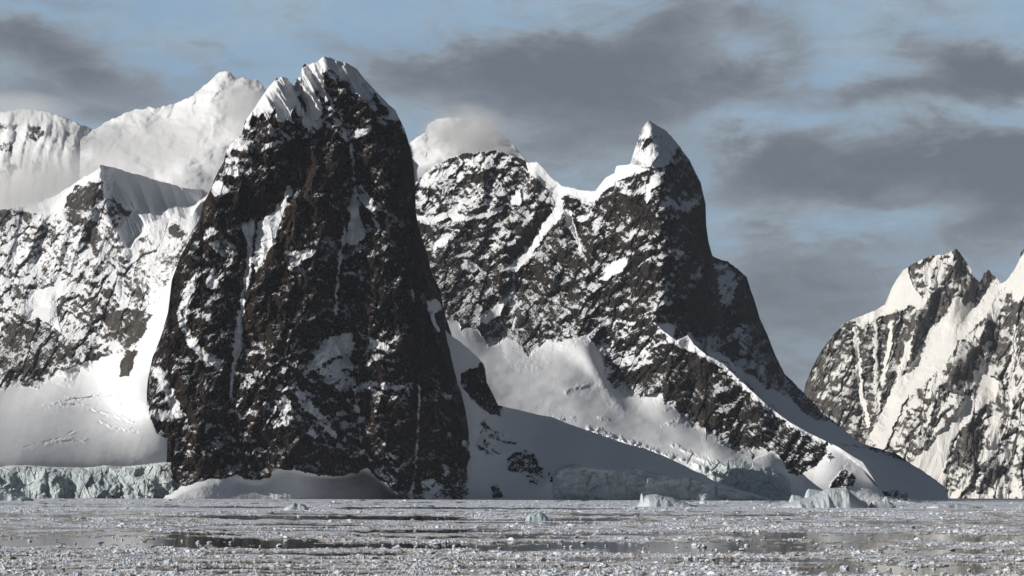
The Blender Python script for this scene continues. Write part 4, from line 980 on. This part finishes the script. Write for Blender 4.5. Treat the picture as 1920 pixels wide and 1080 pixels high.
berg("iceberg", "tilted white iceberg, high at one end, lying before the shaded ice cliff", "iceberg",
     [(1196, 949), (1203, 941), (1205, 923), (1209, 928), (1222, 927), (1234, 926), (1248, 930), (1262, 932), (1278, 938), (1294, 943), (1308, 947), (1316, 950)], 950.5, 40, seed=3, blue=0.1, rough=0.07, pw=0.7)
berg("iceberg", "long low grey iceberg before the smooth snow dome", "iceberg",
     [(1470, 951), (1482, 945), (1500, 938), (1515, 935), (1530, 931), (1548, 923), (1562, 915), (1580, 914), (1596, 913), (1603, 920), (1612, 928), (1622, 936), (1634, 940), (1640, 950)], 952.5, 60, seed=5, blue=0.08, rough=0.06, pw=0.95)
berg("ice_block", "small broken ice block with dark underside at the end of the low iceberg", "ice block",
     [(1630, 950), (1638, 938), (1646, 936), (1656, 938), (1661, 931), (1665, 930), (1668, 940), (1676, 943), (1681, 944), (1679, 951)], 952.8, 10, seed=6, blue=0.2, dark=(1634, 1682))
berg("ice_slab", "upright pale blue ice slab behind the low iceberg", "ice slab",
     [(1508, 936), (1514, 920), (1518, 916), (1532, 918), (1544, 920), (1552, 926), (1556, 936)], 941.5, 14, seed=7, blue=0.35)
berg("ice_slab", "flat pale ice slab leaning against the snow shore below the ice cliff", "ice slab",
     [(1480, 940), (1486, 927), (1500, 929), (1514, 934), (1524, 940)], 942.0, 12, seed=8, blue=0.3)
berg("iceberg", "small green blue iceberg lump alone in the brash ice", "iceberg",
     [(985, 974), (988, 967), (996, 961), (1005, 959), (1012, 958), (1020, 962), (1027, 968), (1031, 977)], 977.5, 9, seed=9, blue=0.75, stain=0.25)
berg("ice_pile", "heap of broken white ice before the snow apron of the tower", "ice pile",
     [(530, 953), (538, 947), (546, 945), (550, 942), (556, 945), (562, 943), (570, 946), (576, 952), (580, 958)], 957.0, 12, seed=10, blue=0.1)
berg("ice_floe", "smooth sloping grey ice floe by the broken glacier front", "ice floe",
     [(-30, 930), (-20, 918), (4, 917), (14, 921), (26, 927), (40, 931), (56, 935)], 939.0, 30, seed=11, blue=0.2)
berg("ice_floe", "long low grey floe off the end of the snow dome", "ice floe",
     [(1740, 950), (1756, 946), (1775, 943), (1800, 943), (1820, 946), (1836, 949), (1850, 952)], 953.5, 16, seed=12, blue=0.15)
berg("ice_block", "small brown stained ice block in the brash ice", "ice block",
     [(1304, 976), (1308, 970), (1316, 968), (1322, 971), (1326, 977)], 977.8, 5, seed=13, blue=0.4, stain=0.7)

# ================================================================== AIR
hz_m = bpy.data.materials.new("haze"); hz_m.use_nodes = True
N = NT(hz_m.node_tree)
pv = N.node('ShaderNodeVolumePrincipled')
pv.inputs['Color'].default_value = (0.80, 0.88, 1.0, 1)
pv.inputs['Density'].default_value = 1.05e-5
pv.inputs['Anisotropy'].default_value = 0.0
o_ = N.node('ShaderNodeOutputMaterial'); N.t.links.new(pv.outputs[0], o_.inputs['Volume'])
def box(name, a, b, mat):
    v = [(x, y, z) for z in (a[2], b[2]) for y in (a[1], b[1]) for x in (a[0], b[0])]
    return mesh_obj(name, v, outward(v, [(0, 2, 3, 1), (4, 5, 7, 6), (0, 1, 5, 4), (2, 6, 7, 3), (0, 4, 6, 2), (1, 3, 7, 5)]), mat)
hz_o = box("haze", (-9500, -2500, -3), (9500, 16500, 1900), hz_m)
hz_o['kind'] = 'stuff'

# ---- mist banks caught on the peaks
def mist_mat(name, dens, seed, sc=0.0042):
    mt = bpy.data.materials.new(name); mt.use_nodes = True
    N = NT(mt.node_tree)
    oc = N.node('ShaderNodeTexCoord').outputs['Object']
    pos = N.node('ShaderNodeNewGeometry').outputs['Position']
    r = N.v('LENGTH', oc)
    n = N.noise(N.v('ADD', N.v('MULTIPLY', pos, (1, 1, 1.6)), (seed * 900.0, 0, 0)), sc, 3, 0.55)
    f = N.m('ADD', N.m('SUBTRACT', 1.0, r), N.m('MULTIPLY', N.m('SUBTRACT', n, 0.5), 1.8))
    f = N.m('MULTIPLY', N.smooth(f, 0.12, 0.85), N.smooth(r, 1.0, 0.72))
    pv = N.node('ShaderNodeVolumePrincipled')
    pv.inputs['Color'].default_value = (0.99, 0.99, 0.99, 1)
    pv.inputs['Anisotropy'].default_value = 0.0
    N.put(pv.inputs['Density'], N.m('MULTIPLY', f, dens))
    o = N.node('ShaderNodeOutputMaterial'); N.t.links.new(pv.outputs[0], o.inputs['Volume'])
    return mt
def mist(px, py, d, rx, ry, deep, rot, dens, seed, label):
    nu, nv = 24, 14
    v = [(math.cos(2 * math.pi * i / nu) * math.sin(math.pi * j / nv), math.sin(2 * math.pi * i / nu) * math.sin(math.pi * j / nv), math.cos(math.pi * j / nv)) for j in range(nv + 1) for i in range(nu)]
    f = [(j * nu + i, j * nu + (i + 1) % nu, (j + 1) * nu + (i + 1) % nu, (j + 1) * nu + i) for j in range(nv) for i in range(nu)]
    o = mesh_obj("mist", v, outward(v, f), mist_mat("mist", dens, seed), kind='stuff', label=label)
    o.location = at(np.array(float(px)), np.array(float(py)), np.array(float(d))).tolist()
    m = d / FPX
    o.scale = (rx * m, deep, ry * m)
    o.rotation_euler = (0, math.radians(rot), 0)
    return o
mist(50, 352, 5480, 210, 66, 330, -22, 0.010, 1, "grey mist bank lying in the gap behind the ribbed ridge")
mist(290, 280, 5450, 250, 70, 230, -18, 0.0052, 2, "thin pale mist across the foot of the high snow peak")
mist(40, 200, 5750, 150, 36, 300, 4, 0.004, 3, "cloud wisp over the top of the far snow mountain")
mist(470, 225, 5500, 90, 90, 300, 10, 0.009, 4, "grey cloud wisp between the high snow peak and the dark tower")
mist(890, 262, 5430, 140, 66, 330, 12, 0.008, 5, "cloud cap wrapped round the rocky middle summit")
